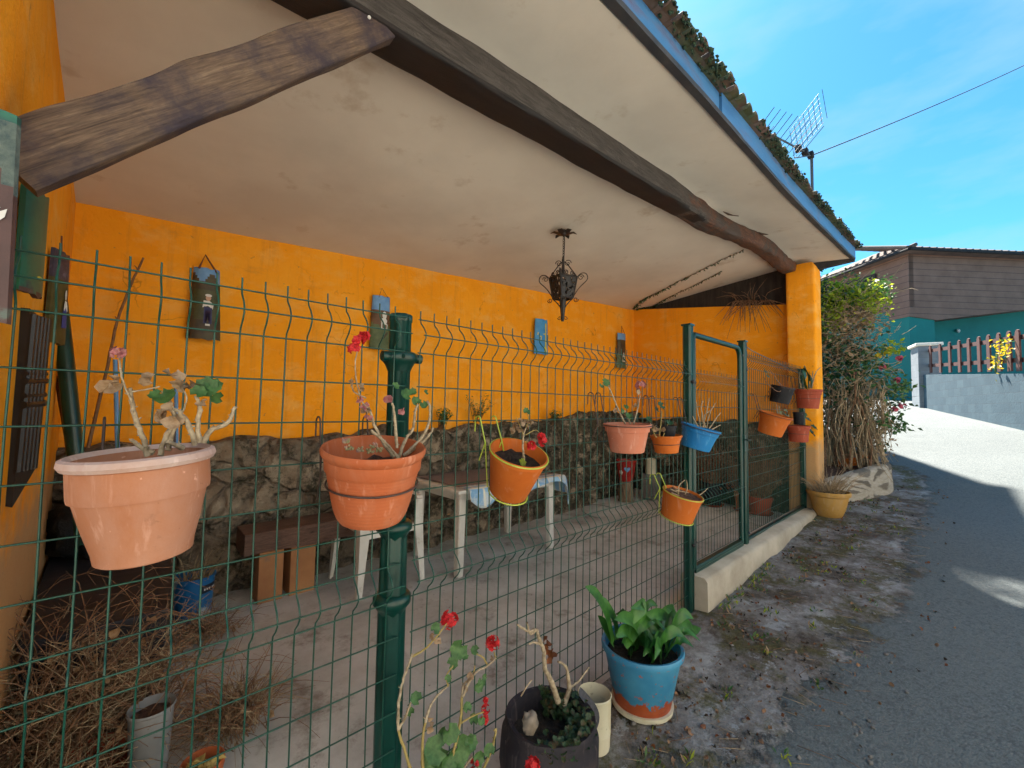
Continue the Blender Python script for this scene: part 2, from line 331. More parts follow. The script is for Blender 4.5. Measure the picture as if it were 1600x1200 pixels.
def mk_planter():
    m, nt, b = new_mat('stone_in_mortar')
    v = coords(nt, (4.6, 4.6, 11))
    w = N(nt, 'ShaderNodeMix', data_type='VECTOR'); w.inputs[0].default_value = .3
    nz_ = N(nt, 'ShaderNodeTexNoise'); nz_.inputs['Scale'].default_value = 1.5; nt.links.new(v, nz_.inputs['Vector'])
    nt.links.new(v, w.inputs[4]); nt.links.new(nz_.outputs['Color'], w.inputs[5])
    vo = N(nt, 'ShaderNodeTexVoronoi', feature='DISTANCE_TO_EDGE'); nt.links.new(w.outputs[1], vo.inputs['Vector']); vo.inputs['Scale'].default_value = .95
    vc = N(nt, 'ShaderNodeTexVoronoi'); nt.links.new(w.outputs[1], vc.inputs['Vector']); vc.inputs['Scale'].default_value = .95
    f = ramp(nt, vo.outputs['Distance'], [(.10, (0, 0, 0)), (.17, (1, 1, 1))])
    st = ramp(nt, vc.outputs['Color'], [(.2, (.11, .088, .066)), (.8, (.22, .185, .145))])
    st = mix(nt, .35, st, ramp(nt, noise_n(nt, v, 6, 8, .7), [(.3, (.10, .085, .065)), (.7, (.32, .28, .22))]))
    mo = ramp(nt, noise_n(nt, v, 3, 8, .7), [(.3, (.34, .29, .22)), (.7, (.52, .46, .38))])
    nt.links.new(mix(nt, f, mo, st), b.inputs['Base Color']); b.inputs['Roughness'].default_value = .9
    bump(nt, b, math_n(nt, 'ADD', f, noise_n(nt, v, 12, 8, .7)), .6, .015)
    return m
M['planter'] = mk_planter()
M['kerb'] = surf('kerb_concrete', (.33, .28, .21), (.5, .44, .35), 3, .85, .35, 40, .008, c3=(.16, .13, .09), s3=5, t3=(.6, .75))
M['cloth'] = None
def mk_cloth():
    m, nt, b = new_mat('oilcloth')
    v = coords(nt)
    br = N(nt, 'ShaderNodeTexBrick'); nt.links.new(v, br.inputs['Vector'])
    br.inputs['Scale'].default_value = 3.2; br.inputs['Mortar Size'].default_value = .035
    br.inputs['Color1'].default_value = (.10, .28, .55, 1); br.inputs['Color2'].default_value = (.33, .55, .75, 1); br.inputs['Mortar'].default_value = (.72, .7, .58, 1)
    c = mix(nt, ramp(nt, noise_n(nt, v, 9, 5), [(.5, (0, 0, 0)), (.6, (.7, .7, .7))]), br.outputs['Color'], (.62, .66, .66))
    nt.links.new(c, b.inputs['Base Color']); b.inputs['Roughness'].default_value = .35
    return m
M['cloth'] = mk_cloth()
M['clothtop'] = surf('plum_cloth', (.17, .125, .13), (.25, .19, .19), 8, .4, .05, 60, .002, (2, 14, 1), c3=(.22, .18, .19), s3=3)
M['tealwall'] = surf('teal_paint', (.001, .15, .14), (.002, .19, .175), .6, .7, .1, 10, .01, c3=(.004, .21, .20), s3=2, t3=(.55, .8))
def mk_siding():
    m, nt, b = new_mat('brown_siding')
    g = N(nt, 'ShaderNodeNewGeometry').outputs['Position']
    w = N(nt, 'ShaderNodeTexWave', bands_direction='Z', wave_profile='SAW'); nt.links.new(g, w.inputs['Vector']); w.inputs['Scale'].default_value = 1.05
    w.inputs['Distortion'].default_value = .15
    c = ramp(nt, noise_n(nt, g, 1.3, 8, .7), [(.3, (.17, .085, .058)), (.7, (.25, .135, .10))])
    c = mix(nt, ramp(nt, w.outputs['Fac'], [(.0, (1, 1, 1)), (.12, (0, 0, 0))]), c, (.03, .022, .02))
    nt.links.new(c, b.inputs['Base Color']); b.inputs['Roughness'].default_value = .7
    bump(nt, b, w.outputs['Fac'], .5, .03)
    return m
M['siding'] = mk_siding()
def mk_block(name, c1, c2, mort, sc, rot=(0, 0, 0)):
    m, nt, b = new_mat(name)
    v = coords(nt, (1, 1, 1), rot)
    br = N(nt, 'ShaderNodeTexBrick'); nt.links.new(v, br.inputs['Vector']); br.inputs['Scale'].default_value = sc
    br.inputs['Mortar Size'].default_value = .012; br.inputs['Brick Width'].default_value = 1.0; br.inputs['Row Height'].default_value = .5
    br.inputs['Color1'].default_value = (*c1, 1); br.inputs['Color2'].default_value = (*c2, 1); br.inputs['Mortar'].default_value = (*mort, 1)
    c = mix(nt, ramp(nt, noise_n(nt, v, 3, 10, .75), [(.4, (0, 0, 0)), (.7, (.6, .6, .6))]), br.outputs['Color'], [x*.7 for x in c1])
    nt.links.new(c, b.inputs['Base Color']); b.inputs['Roughness'].default_value = .85
    bump(nt, b, math_n(nt, 'ADD', br.outputs['Fac'], noise_n(nt, v, 20, 8)), .4, -.01)
    return m
M['block'] = mk_block('concrete_block', (.04, .085, .12), (.062, .115, .15), (.038, .065, .09), 2.5, (R(90), 0, 0))
M['pillarblock'] = mk_block('pale_block', (.22, .25, .28), (.27, .30, .33), (.17, .19, .21), 2.6, (R(90), 0, 0))
M['picket'] = surf('red_brown_picket', (.07, .02, .014), (.11, .034, .025), 4, .7, .15)
M['rooftile'] = surf('roof_tile', (.09, .062, .055), (.15, .105, .09), 3, .85, .4, 12, .03, c3=(.06, .055, .05), s3=6)
M['plaster'] = surf('cream_wall', (.76, .71, .61), (.83, .78, .69), 1, .9, .1)
M['glass'] = surf('window_glass', (.02, .025, .03), (.04, .05, .06), 2, .08, 0)
M['alu'] = surf('tarnished_metal', (.03, .045, .06), (.07, .085, .10), 10, .6, 0)
M['cable'] = surf('black_cable', (.01, .01, .012), (.02, .02, .022), 10, .6, 0)
M['darkbox'] = surf('dark_stained_board', (.012, .011, .017), (.028, .026, .036), 3, .6, .2, 30, .004, (1, 8, 8), c3=(.08, .065, .06), s3=12, t3=(.6, .75))
M['sack'] = surf('black_polythene', (.008, .008, .01), (.02, .02, .024), 8, .35, .8, 18, .03, c3=(.2, .2, .21), s3=16, t3=(.64, .72))
M['bucket'] = surf('blue_tin', (.012, .12, .33), (.02, .18, .42), 5, .4, .1, 30, .003, c3=(.5, .56, .6), s3=7, t3=(.56, .6))
M['label'] = surf('dark_label', (.01, .015, .03), (.02, .025, .045), 10, .5, 0)
M['skyblue'] = surf('sky_blue_paint', (.10, .26, .55), (.16, .34, .62), 14, .5, .1, 60, .002)
M['flagblue'] = surf('flag_blue_paint', (.03, .22, .55), (.06, .30, .60), 14, .5, .1, 60, .002)
M['flagyellow'] = surf('flag_yellow_paint', (.62, .52, .05), (.7, .6, .08), 14, .5, 0)
M['tilebrown'] = surf('dark_painted_tile', (.032, .024, .014), (.085, .055, .026), 12, .55, .2, 60, .003, c3=(.06, .055, .02), s3=8, t3=(.5, .65))
M['tilered'] = surf('maroon_painted_tile', (.05, .026, .025), (.095, .045, .041), 7, .6, .25, 50, .004, c3=(.10, .13, .11), s3=16, t3=(.6, .68))
M['tilegreen'] = surf('green_painted_tile', (.005, .075, .055), (.012, .15, .09), 6, .4, .15, 50, .003, c3=(.008, .03, .05), s3=7, t3=(.52, .62))
M['tilenavy'] = surf('navy_painted_tile', (.02, .022, .045), (.05, .05, .10), 20, .5, .1, c3=(.12, .12, .18), s3=30, t3=(.55, .65))
M['tileolive'] = surf('olive_painted_tile', (.035, .04, .012), (.075, .078, .028), 15, .55, .15, 60, .003)
M['tilegreengrass'] = surf('green_meadow_paint', (.06, .09, .035), (.11, .14, .06), 18, .6, .1)
M['tilehouse'] = surf('brown_sky_paint', (.09, .045, .025), (.15, .075, .035), 16, .6, .1)
M['paintwhite'] = surf('white_paint', (.6, .58, .55), (.72, .7, .68), 20, .6, 0)
M['skin'] = surf('painted_skin', (.5, .3, .2), (.55, .34, .24), 20, .6, 0)
M['paintnavy'] = surf('navy_paint', (.02, .025, .09), (.035, .04, .13), 20, .6, 0)
M['paintblue'] = surf('royal_blue_paint', (.02, .05, .28), (.03, .075, .36), 20, .6, 0)
M['blackwood'] = surf('black_varnish', (.006, .006, .008), (.016, .015, .018), 10, .45, .2, 60, .003, c3=(.06, .05, .045), s3=24, t3=(.66, .74))
M['lichen'] = surf('lichen_crust', (.05, .08, .08), (.13, .16, .14), 40, .9, .7, 60, .01, c3=(.03, .06, .07), s3=14, t3=(.5, .6))
M['cord'] = surf('brown_cord', (.12, .04, .02), (.2, .07, .03), 40, .9, .3)
M['heart'] = M['skyblue']
M['greyplastic'] = surf('weathered_grey_plastic', (.16, .165, .17), (.26, .265, .27), 6, .6, .1, 60, .002, c3=(.18, .15, .12), s3=12)
M['redpot'] = surf('red_enamel', (.30, .012, .01), (.38, .022, .016), 8, .4, .1)
M['stump'] = mk_wood('stump_wood', (.09, .055, .035), (.2, .14, .09), (.30, .22, .15), None, scale=(22, 22, 3))
M['block2'] = surf('grey_cement', (.12, .11, .10), (.2, .185, .17), 6, .9, .4, 30, .01)
M['bamboo'] = surf('cane', (.14, .065, .025), (.24, .12, .05), 30, .6, .2)
M['petstem'] = M['stemgreen']
M['pebble'] = surf('pale_stone', (.14, .11, .08), (.26, .21, .16), 12, .85, .5, 40, .01)

# ------------------------------------------------------------------ mesh building
class MB:
    def __init__(s): s.v = []; s.f = []; s.m = []
    def add(s, vs, fs, mi=0):
        o = len(s.v); s.v += [Vector(p) for p in vs]
        for f in fs: s.f.append([i+o for i in f]); s.m.append(mi)
    def hexa(s, b, t, mi=0):          # b, t: four corners each, same winding
        s.add(list(b)+list(t), [(3, 2, 1, 0), (4, 5, 6, 7), (0, 1, 5, 4), (1, 2, 6, 5), (2, 3, 7, 6), (3, 0, 4, 7)], mi)
    def box(s, x0, x1, y0, y1, z0, z1, mi=0):
        s.hexa([(x0, y0, z0), (x1, y0, z0), (x1, y1, z0), (x0, y1, z0)], [(x0, y0, z1), (x1, y0, z1), (x1, y1, z1), (x0, y1, z1)], mi)
    def loft(s, rings, closed=True, caps=True, mi=0):
        n = len(rings[0]); vs = [p for r in rings for p in r]; fs = []
        for i in range(len(rings)-1):
            for j in range(n if closed else n-1):
                k = (j+1) % n
                fs.append((i*n+j, i*n+k, (i+1)*n+k, (i+1)*n+j))
        if caps and closed:
            fs.append(tuple(range(n-1, -1, -1))); b = (len(rings)-1)*n; fs.append(tuple(b+i for i in range(n)))
        s.add(vs, fs, mi)
    def tube(s, pts, r, n=6, mi=0, caps=True):
        pts = [Vector(p) for p in pts]
        if isinstance(r, (int, float)): r = [r]*len(pts)
        if len(r) == 2 and len(pts) != 2: r = [lerp(r[0], r[1], i/(len(pts)-1)) for i in range(len(pts))]
        rings = []; ref = None
        for i, p in enumerate(pts):
            t = (pts[min(i+1, len(pts)-1)]-pts[max(i-1, 0)])
            t = t.normalized() if t.length > 1e-9 else Vector((0, 0, 1))
            if ref is None:
                ref = Vector((1, 0, 0)) if abs(t.x) < .8 else Vector((0, 1, 0))
            a = ref-t*ref.dot(t)
            if a.length < 1e-6: a = t.orthogonal()
            a.normalize(); ref = a; b = t.cross(a)
            rings.append([p+(a*math.cos(2*math.pi*k/n)+b*math.sin(2*math.pi*k/n))*r[i] for k in range(n)])
        s.loft(rings, True, caps, mi)
    def lathe(s, prof, n=32, c=(0, 0, 0), mi=0, closed_ends=False, wob=0, flute=None):
        c = Vector(c); rings = []
        for (r, z) in prof:
            ring = []
            for k in range(n):
                a = 2*math.pi*k/n; rr = r
                if flute: rr = r*(1+flute[1]*math.cos(flute[0]*a))
                if wob: rr *= 1+wob*noise.noise(Vector((math.cos(a)*1.3, math.sin(a)*1.3, z*4)))
                ring.append(c+Vector((rr*math.cos(a), rr*math.sin(a), z)))
            rings.append(ring)
        s.loft(rings, True, closed_ends, mi)
    def ball(s, c, r, nu=10, nv=7, sc=(1, 1, 1), jit=0, mi=0, seed=0):
        rings = []
        for i in range(nv+1):
            th = math.pi*i/nv; ring = []
            for k in range(nu):
                a = 2*math.pi*k/nu
                d = Vector((math.sin(th)*math.cos(a)*sc[0], math.sin(th)*math.sin(a)*sc[1], -math.cos(th)*sc[2]))
                q = 1+jit*noise.noise(d*2.2+Vector((seed*3.3, seed, 0)))
                ring.append(Vector(c)+d*r*q)
            rings.append(ring)
        s.loft(rings, True, False, mi)
    def grid(s, nu, nv, fn, mi=0, skip=None):
        o = []
        for j in range(nv+1):
            for i in range(nu+1): o.append(fn(i/nu, j/nv))
        fs = []
        for j in range(nv):
            for i in range(nu):
                if skip and skip(i, j): continue
                a = j*(nu+1)+i; fs.append((a, a+1, a+nu+2, a+nu+1))
        s.add(o, fs, mi)
    def slab(s, nu, nv, fn, thick, mi=0):
        """a panel with a wavy front (fn) and a flat-sided back offset by the vector thick"""
        t = Vector(thick); n0 = len(s.v)
        s.grid(nu, nv, fn, mi)
        w = nu+1
        loop = [i for i in range(w)]+[j*w+nu for j in range(1, nv+1)]+[nv*w+i for i in range(nu-1, -1, -1)]+[j*w for j in range(nv-1, 0, -1)]
        vs = [s.v[n0+i] for i in loop]; L = len(loop)
        s.add(vs+[p+t for p in vs], [(i, (i+1) % L, L+(i+1) % L, L+i) for i in range(L)]+[tuple(L+i for i in range(L))], mi)
    def prism(s, poly, off, mi=0):
        off = Vector(off); n = len(poly); poly = [Vector(p) for p in poly]
        s.add(poly+[p+off for p in poly], [tuple(range(n)), tuple(range(2*n-1, n-1, -1))]+[(i, n+i, n+(i+1) % n, (i+1) % n) for i in range(n)], mi)
    def xf(s, m):
        s.v = [m @ p for p in s.v]; return s
    def build(s, name, mats, parent=None, smooth=True, sharp=40, bevel=0):
        if not isinstance(mats, (list, tuple)): mats = [mats]
        off = parent_origin(parent)
        me = bpy.data.meshes.new(name)
        me.from_pydata([p-off for p in s.v], [], s.f)
        for m in mats: me.materials.append(M[m] if isinstance(m, str) else m)
        if len(mats) > 1: me.polygons.foreach_set('material_index', s.m)
        bm = bmesh.new(); bm.from_mesh(me)
        bmesh.ops.recalc_face_normals(bm, faces=bm.faces) if len(bm.faces) < 60000 else None
        bm.to_mesh(me); bm.free()
        if smooth:
            me.polygons.foreach_set('use_smooth', [True]*len(me.polygons))
            me.set_sharp_from_angle(angle=R(sharp))
        me.update()
        o = bpy.data.objects.new(name, me); COL.objects.link(o)
        if parent: o.parent = parent
        if bevel:
            b = o.modifiers.new('Bevel', 'BEVEL'); b.width = bevel; b.segments = 2; b.limit_method = 'ANGLE'
        return o
def parent_origin(p):
    o = Vector((0, 0, 0))
    while p is not None:
        o = o+p.location; p = p.parent
    return o
def thing(name, label, cat, loc=(0, 0, 0), group=None):
    o = bpy.data.objects.new(name, None); COL.objects.link(o)
    o.location = loc; o['label'] = label; o['category'] = cat; o.empty_display_size = .1
    if group: o['group'] = group
    return o
def tag(o, label=None, cat=None, group=None, kind=None):
    if label: o['label'] = label
    if cat: o['category'] = cat
    if group: o['group'] = group
    if kind: o['kind'] = kind
    return o
def recentre(o, loc):
    """move a single mesh thing's origin to loc without moving its shape"""
    loc = Vector(loc)
    for v in o.data.vertices: v.co -= loc
    o.location = loc
    return o

# ------------------------------------------------------------------ ground
def make_ground():
    xs = [-300, -150, -80, -40, -20, -12, -8, -5, -3, -2, -1]+[-.4+.1*i for i in range(0, 130)]+[12.6+.6*i for i in range(1, 40)]+[40, 48, 60, 80, 120, 180, 300]
    ys = [-300, -150, -80, -45, -25, -15, -10, -7, -5, -4, -3, -2.5]+[-2.2+.1*i for i in range(0, 23)]+[.5, 1, 1.5, 2, 2.6, 4, 7, 12, 20, 40, 80, 150, 300]
    ys = sorted(set(round(y, 3) for y in ys)); xs = sorted(set(round(x, 3) for x in xs))
    def h(x, y):
        z = street(x)
        if -2 < x < 14 and -2.5 < y < .2:
            e = ss(-1.3, -.3, y)
            z += e*(.018*nz((x, y, 0), 3)+.012*nz((x, y, 0), 9, 2))
        if x > 7 and y < 4: z += .0
        return z
    b = MB(); nx = len(xs)
    vs = [(x, y, h(x, y)) for y in ys for x in xs]; fs = []
    for j in range(len(ys)-1):
        for i in range(nx-1):
            if xs[i] > -.45 and xs[i+1] < 6.35 and ys[j] >= -.01 and ys[j+1] < 2.7: continue
            a = j*nx+i; fs.append((a, a+1, a+nx+1, a+nx))
    b.add(vs, fs)
    o = b.build('road', 'ground', sharp=180)
    tag(o, 'grey asphalt lane with a rough mossy verge along the fence', None, None, 'structure')
    b = MB()
    b.grid(140, 60, lambda u, v: Vector((lerp(-.45, 6.4, u), lerp(-.002, 2.75, v), floor_z(lerp(-.45, 6.4, u), lerp(-.002, 2.75, v))+.006*nz((u*12, v*5, 0), 1)*ss(0, .06, v)+(.0 if v > 0 else .0))))
    o = b.build('floor', 'floor', sharp=180)
    tag(o, 'stained grey concrete floor of the porch', None, None, 'structure')
    # kerb under the gate
    b = MB()
    n = 34
    rings = []
    for i in range(n+1):
        x = lerp(2.975, 6.02, i/n)
        w = .006*nz((x*3, 0, 0)); t = .235+.012*nz((x*2, 5, 0))+.012*(x > 4.35)
        yo = -.115-.02*(x > 4.35)+w
        rings.append([Vector((x, yo-.012, street(x)-.1)), Vector((x, yo, street(x)+.03)), Vector((x, yo+.002, t-.025)), Vector((x, yo+.022, t)), Vector((x, .055, t+.004)), Vector((x, .075, t-.02)), Vector((x, .08, -.1))])
    b.loft(rings)
    o = b.build('kerb', 'kerb', sharp=50)
    tag(o, 'cream concrete kerb under the green gate', None, None, 'structure')
make_ground()

# ------------------------------------------------------------------ the porch building
def make_porch():
    root = thing('porch_shelter', 'open orange porch with cream ceiling, old timber beam and blue eaves board', 'porch', (3.0, 1.2, 0))
    b = MB()
    def back(u, v):
        x = lerp(-.35, 6.45, u); z = lerp(-.1, zc(x, 2.4)+.05, v)
        return Vector((x, 2.375-.012*nz((x, 0, z), 1.2)-.006*nz((x, 0, z), 4, 1), z))
    b.slab(110, 50, back, (0, .3, 0)); b.build('back_wall', 'orange', root)
    b = MB()
    def left(u, v):
        y = lerp(2.5, -.03, u); z = lerp(-.4, zc(-.2, y)+.06, v)
        return Vector((-.2+.003*nz((0, y, z), 1.4, 3)+.0015*nz((0, y, z), 5, 4), y, z))
    b.slab(60, 60, left, (-.35, 0, 0)); b.build('side_wall', 'orange', root)
    b = MB()
    def end(u, v):
        y = lerp(2.45, .0, u); top = lerp(3.0, 2.70, u); z = lerp(-.1, top, v)
        return Vector((6.22+.012*nz((0, y, z), 1.5, 5)+.006*nz((0, y, z), 5, 6), y, z))
    b.slab(50, 50, end, (.3, 0, 0)); b.build('end_wall', 'orange', root)
    b = MB()
    b.prism([(6.3, 2.3, 2.9), (6.3, .1, 2.6), (6.3, .1, zc(6.3, .1)+.05), (6.3, 2.3, zc(6.3, 2.3)+.05)], (.12, 0, 0))
    b.build('gable_board', 'darkboard', root)
    # pillar with rounded corners
    b = MB(); rings = []
    for i in range(41):
        z = lerp(0, 3.16, i/40); ring = []
        for k in range(28):
            a = 2*math.pi*k/28
            c, s_ = math.cos(a), math.sin(a)
            p = .2
            ex = math.copysign(abs(c)**p, c)*.15; ey = math.copysign(abs(s_)**p, s_)*.155
            w = 1+.018*noise.noise(Vector((c, s_, z*1.6)))+.01*noise.noise(Vector((c*3, s_*3, z*5)))
            if z > 3.1: w *= 1-.25*(z-3.1)/.06
            ring.append(Vector((6.155+ex*w, .008+ey*w, z)))
        rings.append(ring)
    b.loft(rings); b.build('pillar', 'orange', root, sharp=60)
    # rubble plinth along the back and the end wall
    b = MB()
    def plinth(u, v):
        x = lerp(-.2, 6.3, u)
        top = 1.03+.055*max(0, x-.3)*1.0+.08*nz((x, 0, 0), 1.6, 2)+.05*nz((x, 0, 0), 6, 8)
        if x > 2.0: top -= .03
        if v < .8:
            z = lerp(-.05, top, v/.8)
            y = 2.31+.02*math.sin(z*3)-.085*nz((x*1.0, 0, z*1.3), 2.6, 3)-.07*abs(nz((x, 0, z*1.2), 5.5, 1))-.035*nz((x, 0, z), 12, 5)-.018*nz((x, 0, z), 26, 9)
            y -= .04*ss(.3, .8, v/.8)
        else:
            t = (v-.8)/.2
            z = top+.02*nz((x, t, 0), 6)+.01*math.sin(t*3.1); y = lerp(2.26-.07*nz((x, 0, top*1.3), 2.6, 3)-.045*nz((x, 0, top), 7, 1), 2.42, t)
        return Vector((x, y, z))
    b.grid(330, 75, plinth)
    def plinth2(u, v):
        y = lerp(2.3, .12, u); top = 1.22+.07*nz((0, y, 0), 2, 4)+.05*nz((0, y, 0), 6, 8)
        if v < .8:
            z = lerp(-.05, top, v/.8); x = 6.15-.06*nz((y, 0, z), 2.6, 13)-.04*nz((y, 0, z), 7, 11)-.02*nz((y, 0, z), 17, 15)
        else:
            t = (v-.8)/.2; z = top; x = lerp(6.13-.06*nz((y, 0, top), 2.6, 13), 6.28, t)
        return Vector((x, y, z))
    b.grid(110, 60, plinth2)
    b.build('stone_plinth', 'stone', root, sharp=180)
    # ceiling
    b = MB()
    def ceil(u, v):
        x = lerp(-.4, 6.32, u); y = lerp(-.43, 2.5, v)
        return Vector((x, y, zc(x, y)+.010*nz((x, y, 0), 1.1, 7)+.004*nz((x, y, 0), 4, 8)))
    b.slab(110, 50, ceil, (0, 0, .13)); b.build('ceiling', 'ceiling', root)
    # eaves board, its dark bottom batten and the verge board at the end
    b = MB(); n = 40
    def fz(x): return zc(x, -.45)
    for x0, x1, dy in ((-.6, 2.31, 0), (2.318, 6.36, -.012)):
        rings = []
        for i in range(n+1):
            x = lerp(x0, x1, i/n); w = .006*nz((x*1.5, 0, 0))
            z0, z1 = fz(x)+.005+w, fz(x)+.142+.006*nz((x*2, 3, 0))
            rings.append([Vector((x, -.465+dy+w, z0)), Vector((x, -.465+dy+w, z1)), Vector((x, -.436, z1)), Vector((x, -.436, z0))])
        b.loft(rings)
    b.build('eaves_board', 'fascia', root, sharp=30)
    b = MB(); rings = []
    for i in range(61):
        x = lerp(-.6, 6.37, i/60); z = fz(x)-.022+.004*nz((x*4, 0, 0))
        rings.append([Vector((x, -.474, z+.012)), Vector((x, -.477, z+.034)), Vector((x, -.44, z+.034)), Vector((x, -.437, z+.012))])
    b.loft(rings); b.build('eaves_batten', 'trim', root, sharp=30)
    b = MB()
    b.hexa([(6.325, -.47, fz(6.3)-.03), (6.37, -.47, fz(6.3)-.03), (6.37, 2.5, zc(6.3, 2.5)-.03), (6.325, 2.5, zc(6.3, 2.5)-.03)],
           [(6.325, -.47, fz(6.3)+.08), (6.37, -.47, fz(6.3)+.08), (6.37, 2.5, zc(6.3, 2.5)+.08), (6.325, 2.5, zc(6.3, 2.5)+.08)])
    b.build('verge_board', 'trim', root)
    # barrel tiles
    b = MB(); k = 0
    x = -.55
    while x < 6.42:
        def row(u, v, x=x, k=k):
            a = math.pi*u; y = lerp(-.53+.03*nz((k*3.1, 0, 0)), 2.6, v)
            step = (v*8) % 1.0
            r = .036+.006*nz((k, v*9, 0), 1.0)
            return Vector((x+r*math.cos(a)*1.02, y, zc(x, y)+.124+.010*nz((k*2.3, v*3, 1))+r*math.sin(a)*.85+.02*(1-step)))
        b.slab(8, 16, row, (0, 0, -.015))
        x += .105+.01*nz((k*1.7, 2, 0)); k += 1
    b.grid(60, 8, lambda u, v: Vector((lerp(-.6, 6.4, u), lerp(-.50, 2.6, v), zc(lerp(-.6, 6.4, u), lerp(-.50, 2.6, v))+.130)))
    roof = b.build('roof', 'tile', root, sharp=50)
    b = MB()
    for i in range(2300):
        x = random.uniform(-.5, 6.4); cl = nz((x*1.7, 0, 0), 1.0, 3)+.5*nz((x*6, 0, 0), 1.0, 5)
        if cl < -.05: continue
        y = -.545+random.random()**2*.25; r = random.uniform(.003, .0075)*(1+cl)
        b.ball((x, y, zc(x, y)+.145+random.uniform(-.03, .02)), r, 5, 4, (1.8, 1, .9), .7, seed=i)
    # short tufts so the eaves line is ragged
    for i in range(600):
        x = random.uniform(-.5, 6.4)
        if nz((x*1.7, 0, 0), 1.0, 3) < .05: continue
        y = -.52+random.random()*.12; z = zc(x, y)+.155
        b.tube([(x, y, z), (x+random.uniform(-.02, .02), y-random.uniform(0, .02), z+random.uniform(.01, .05))], [.003, .001], 3)
    b.build('moss_foliage', 'moss', roof, sharp=180)
    # main beam: squared on the left, round stripped log on the right
    def beam_ring(x, n=24):
        t = ss(2.5, 4.0, x)
        top = zc(x, .1)+.012
        y0 = lerp(.052, .03, ss(3.5, 5, x)); wd_ = lerp(.165, .15, t); hh = lerp(.158, .15, t)
        zb = top-hh; cz = (top+zb)/2; hz_ = hh/2; cy = y0+wd_/2; hy = wd_/2
        ring = []
        for k in range(n):
            a = 2*math.pi*(k+.5)/n; c, s_ = math.cos(a), math.sin(a)
            p = lerp(.14, .6, t)
            ey = math.copysign(abs(c)**p, c)*hy; ez = math.copysign(abs(s_)**p, s_)*hz_
            w = 1+lerp(.05, .17, t)*noise.noise(Vector((x*1.9, c*.9, s_*.9)))+lerp(.05, .13, t)*noise.noise(Vector((x*6, c*2, s_*2)))
            z = cz+ez*w-lerp(0, .012*math.sin((x-3)*2.6), t)+.008*noise.noise(Vector((x*1.3, 5, 0)))
            ring.append(Vector((x, cy+ey*w+t*.015*math.sin(x*2.3), min(z, top+.02))))
        return ring
    b = MB(); rr_ = [beam_ring(lerp(-.35, 6.06, i/170)) for i in range(171)]
    b.loft(rr_); n = len(rr_[0])
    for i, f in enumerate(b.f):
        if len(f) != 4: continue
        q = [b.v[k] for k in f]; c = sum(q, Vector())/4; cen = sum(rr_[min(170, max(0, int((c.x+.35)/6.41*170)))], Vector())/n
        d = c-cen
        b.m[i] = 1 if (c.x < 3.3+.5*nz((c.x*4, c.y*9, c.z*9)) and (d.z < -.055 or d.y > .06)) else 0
    bm_ = b.build('beam', ['beam', 'beam_shade'], root, sharp=50)
    for px, py, L in ((1185, 362, .16), (1222, 380, .13), (1130, 330, .2)):
        p = PY(px, py, .02); b = MB()
        b.hexa([p, p+Vector((L, -.01, .03)), p+Vector((L*1.05, -.05, .015)), p+Vector((.02, -.03, -.03))], [p+Vector((0, 0, -.008)), p+Vector((L, -.01, .022)), p+Vector((L*1.05, -.05, .007)), p+Vector((.02, -.03, -.038))])
        b.build('bark_flake', 'log', bm_, sharp=60)
    # diagonal brace
    A = PY(8, 254, .06); B = PY(600, 28, .06)
    d = (B-A); L = d.length; d.normalize(); up = Vector((0, 1, 0)).cross(d)*-1
    if up.z < 0: up = -up
    b = MB(); rings = []
    for i in range(61):
        t = i/60; p = A+d*(t*L)
        h = .064+.008*noise.noise(Vector((t*5, 0, 0)))+.005*math.exp(-((t-.40)/.05)**2); h2 = .063+.006*noise.noise(Vector((t*5, 4, 0)))
        ring = []
        for k in range(24):
            a = 2*math.pi*(k+.5)/24; c, s_ = math.cos(a), math.sin(a)
            ey = math.copysign(abs(c)**.18, c)*.0275; ez = math.copysign(abs(s_)**.24, s_)*(h if s_ > 0 else h2)
            w = 1+.05*noise.noise(Vector((t*9, c*1.5, s_*1.5)))
            ring.append(p+Vector((0, .0275, 0))+Vector((0, ey*w, 0))+up*(ez*w)-d*((ez+.05)*.45*ss(.9, 1, t)))
        rings.append(ring)
    b.loft(rings); br = b.build('brace', 'brace', root, sharp=50)
    b = MB(); q = PY(577, 27, .045); b.ball(q, .006, 8, 6); b.build('nail', 'paintwhite', br)
    return root
make_porch()

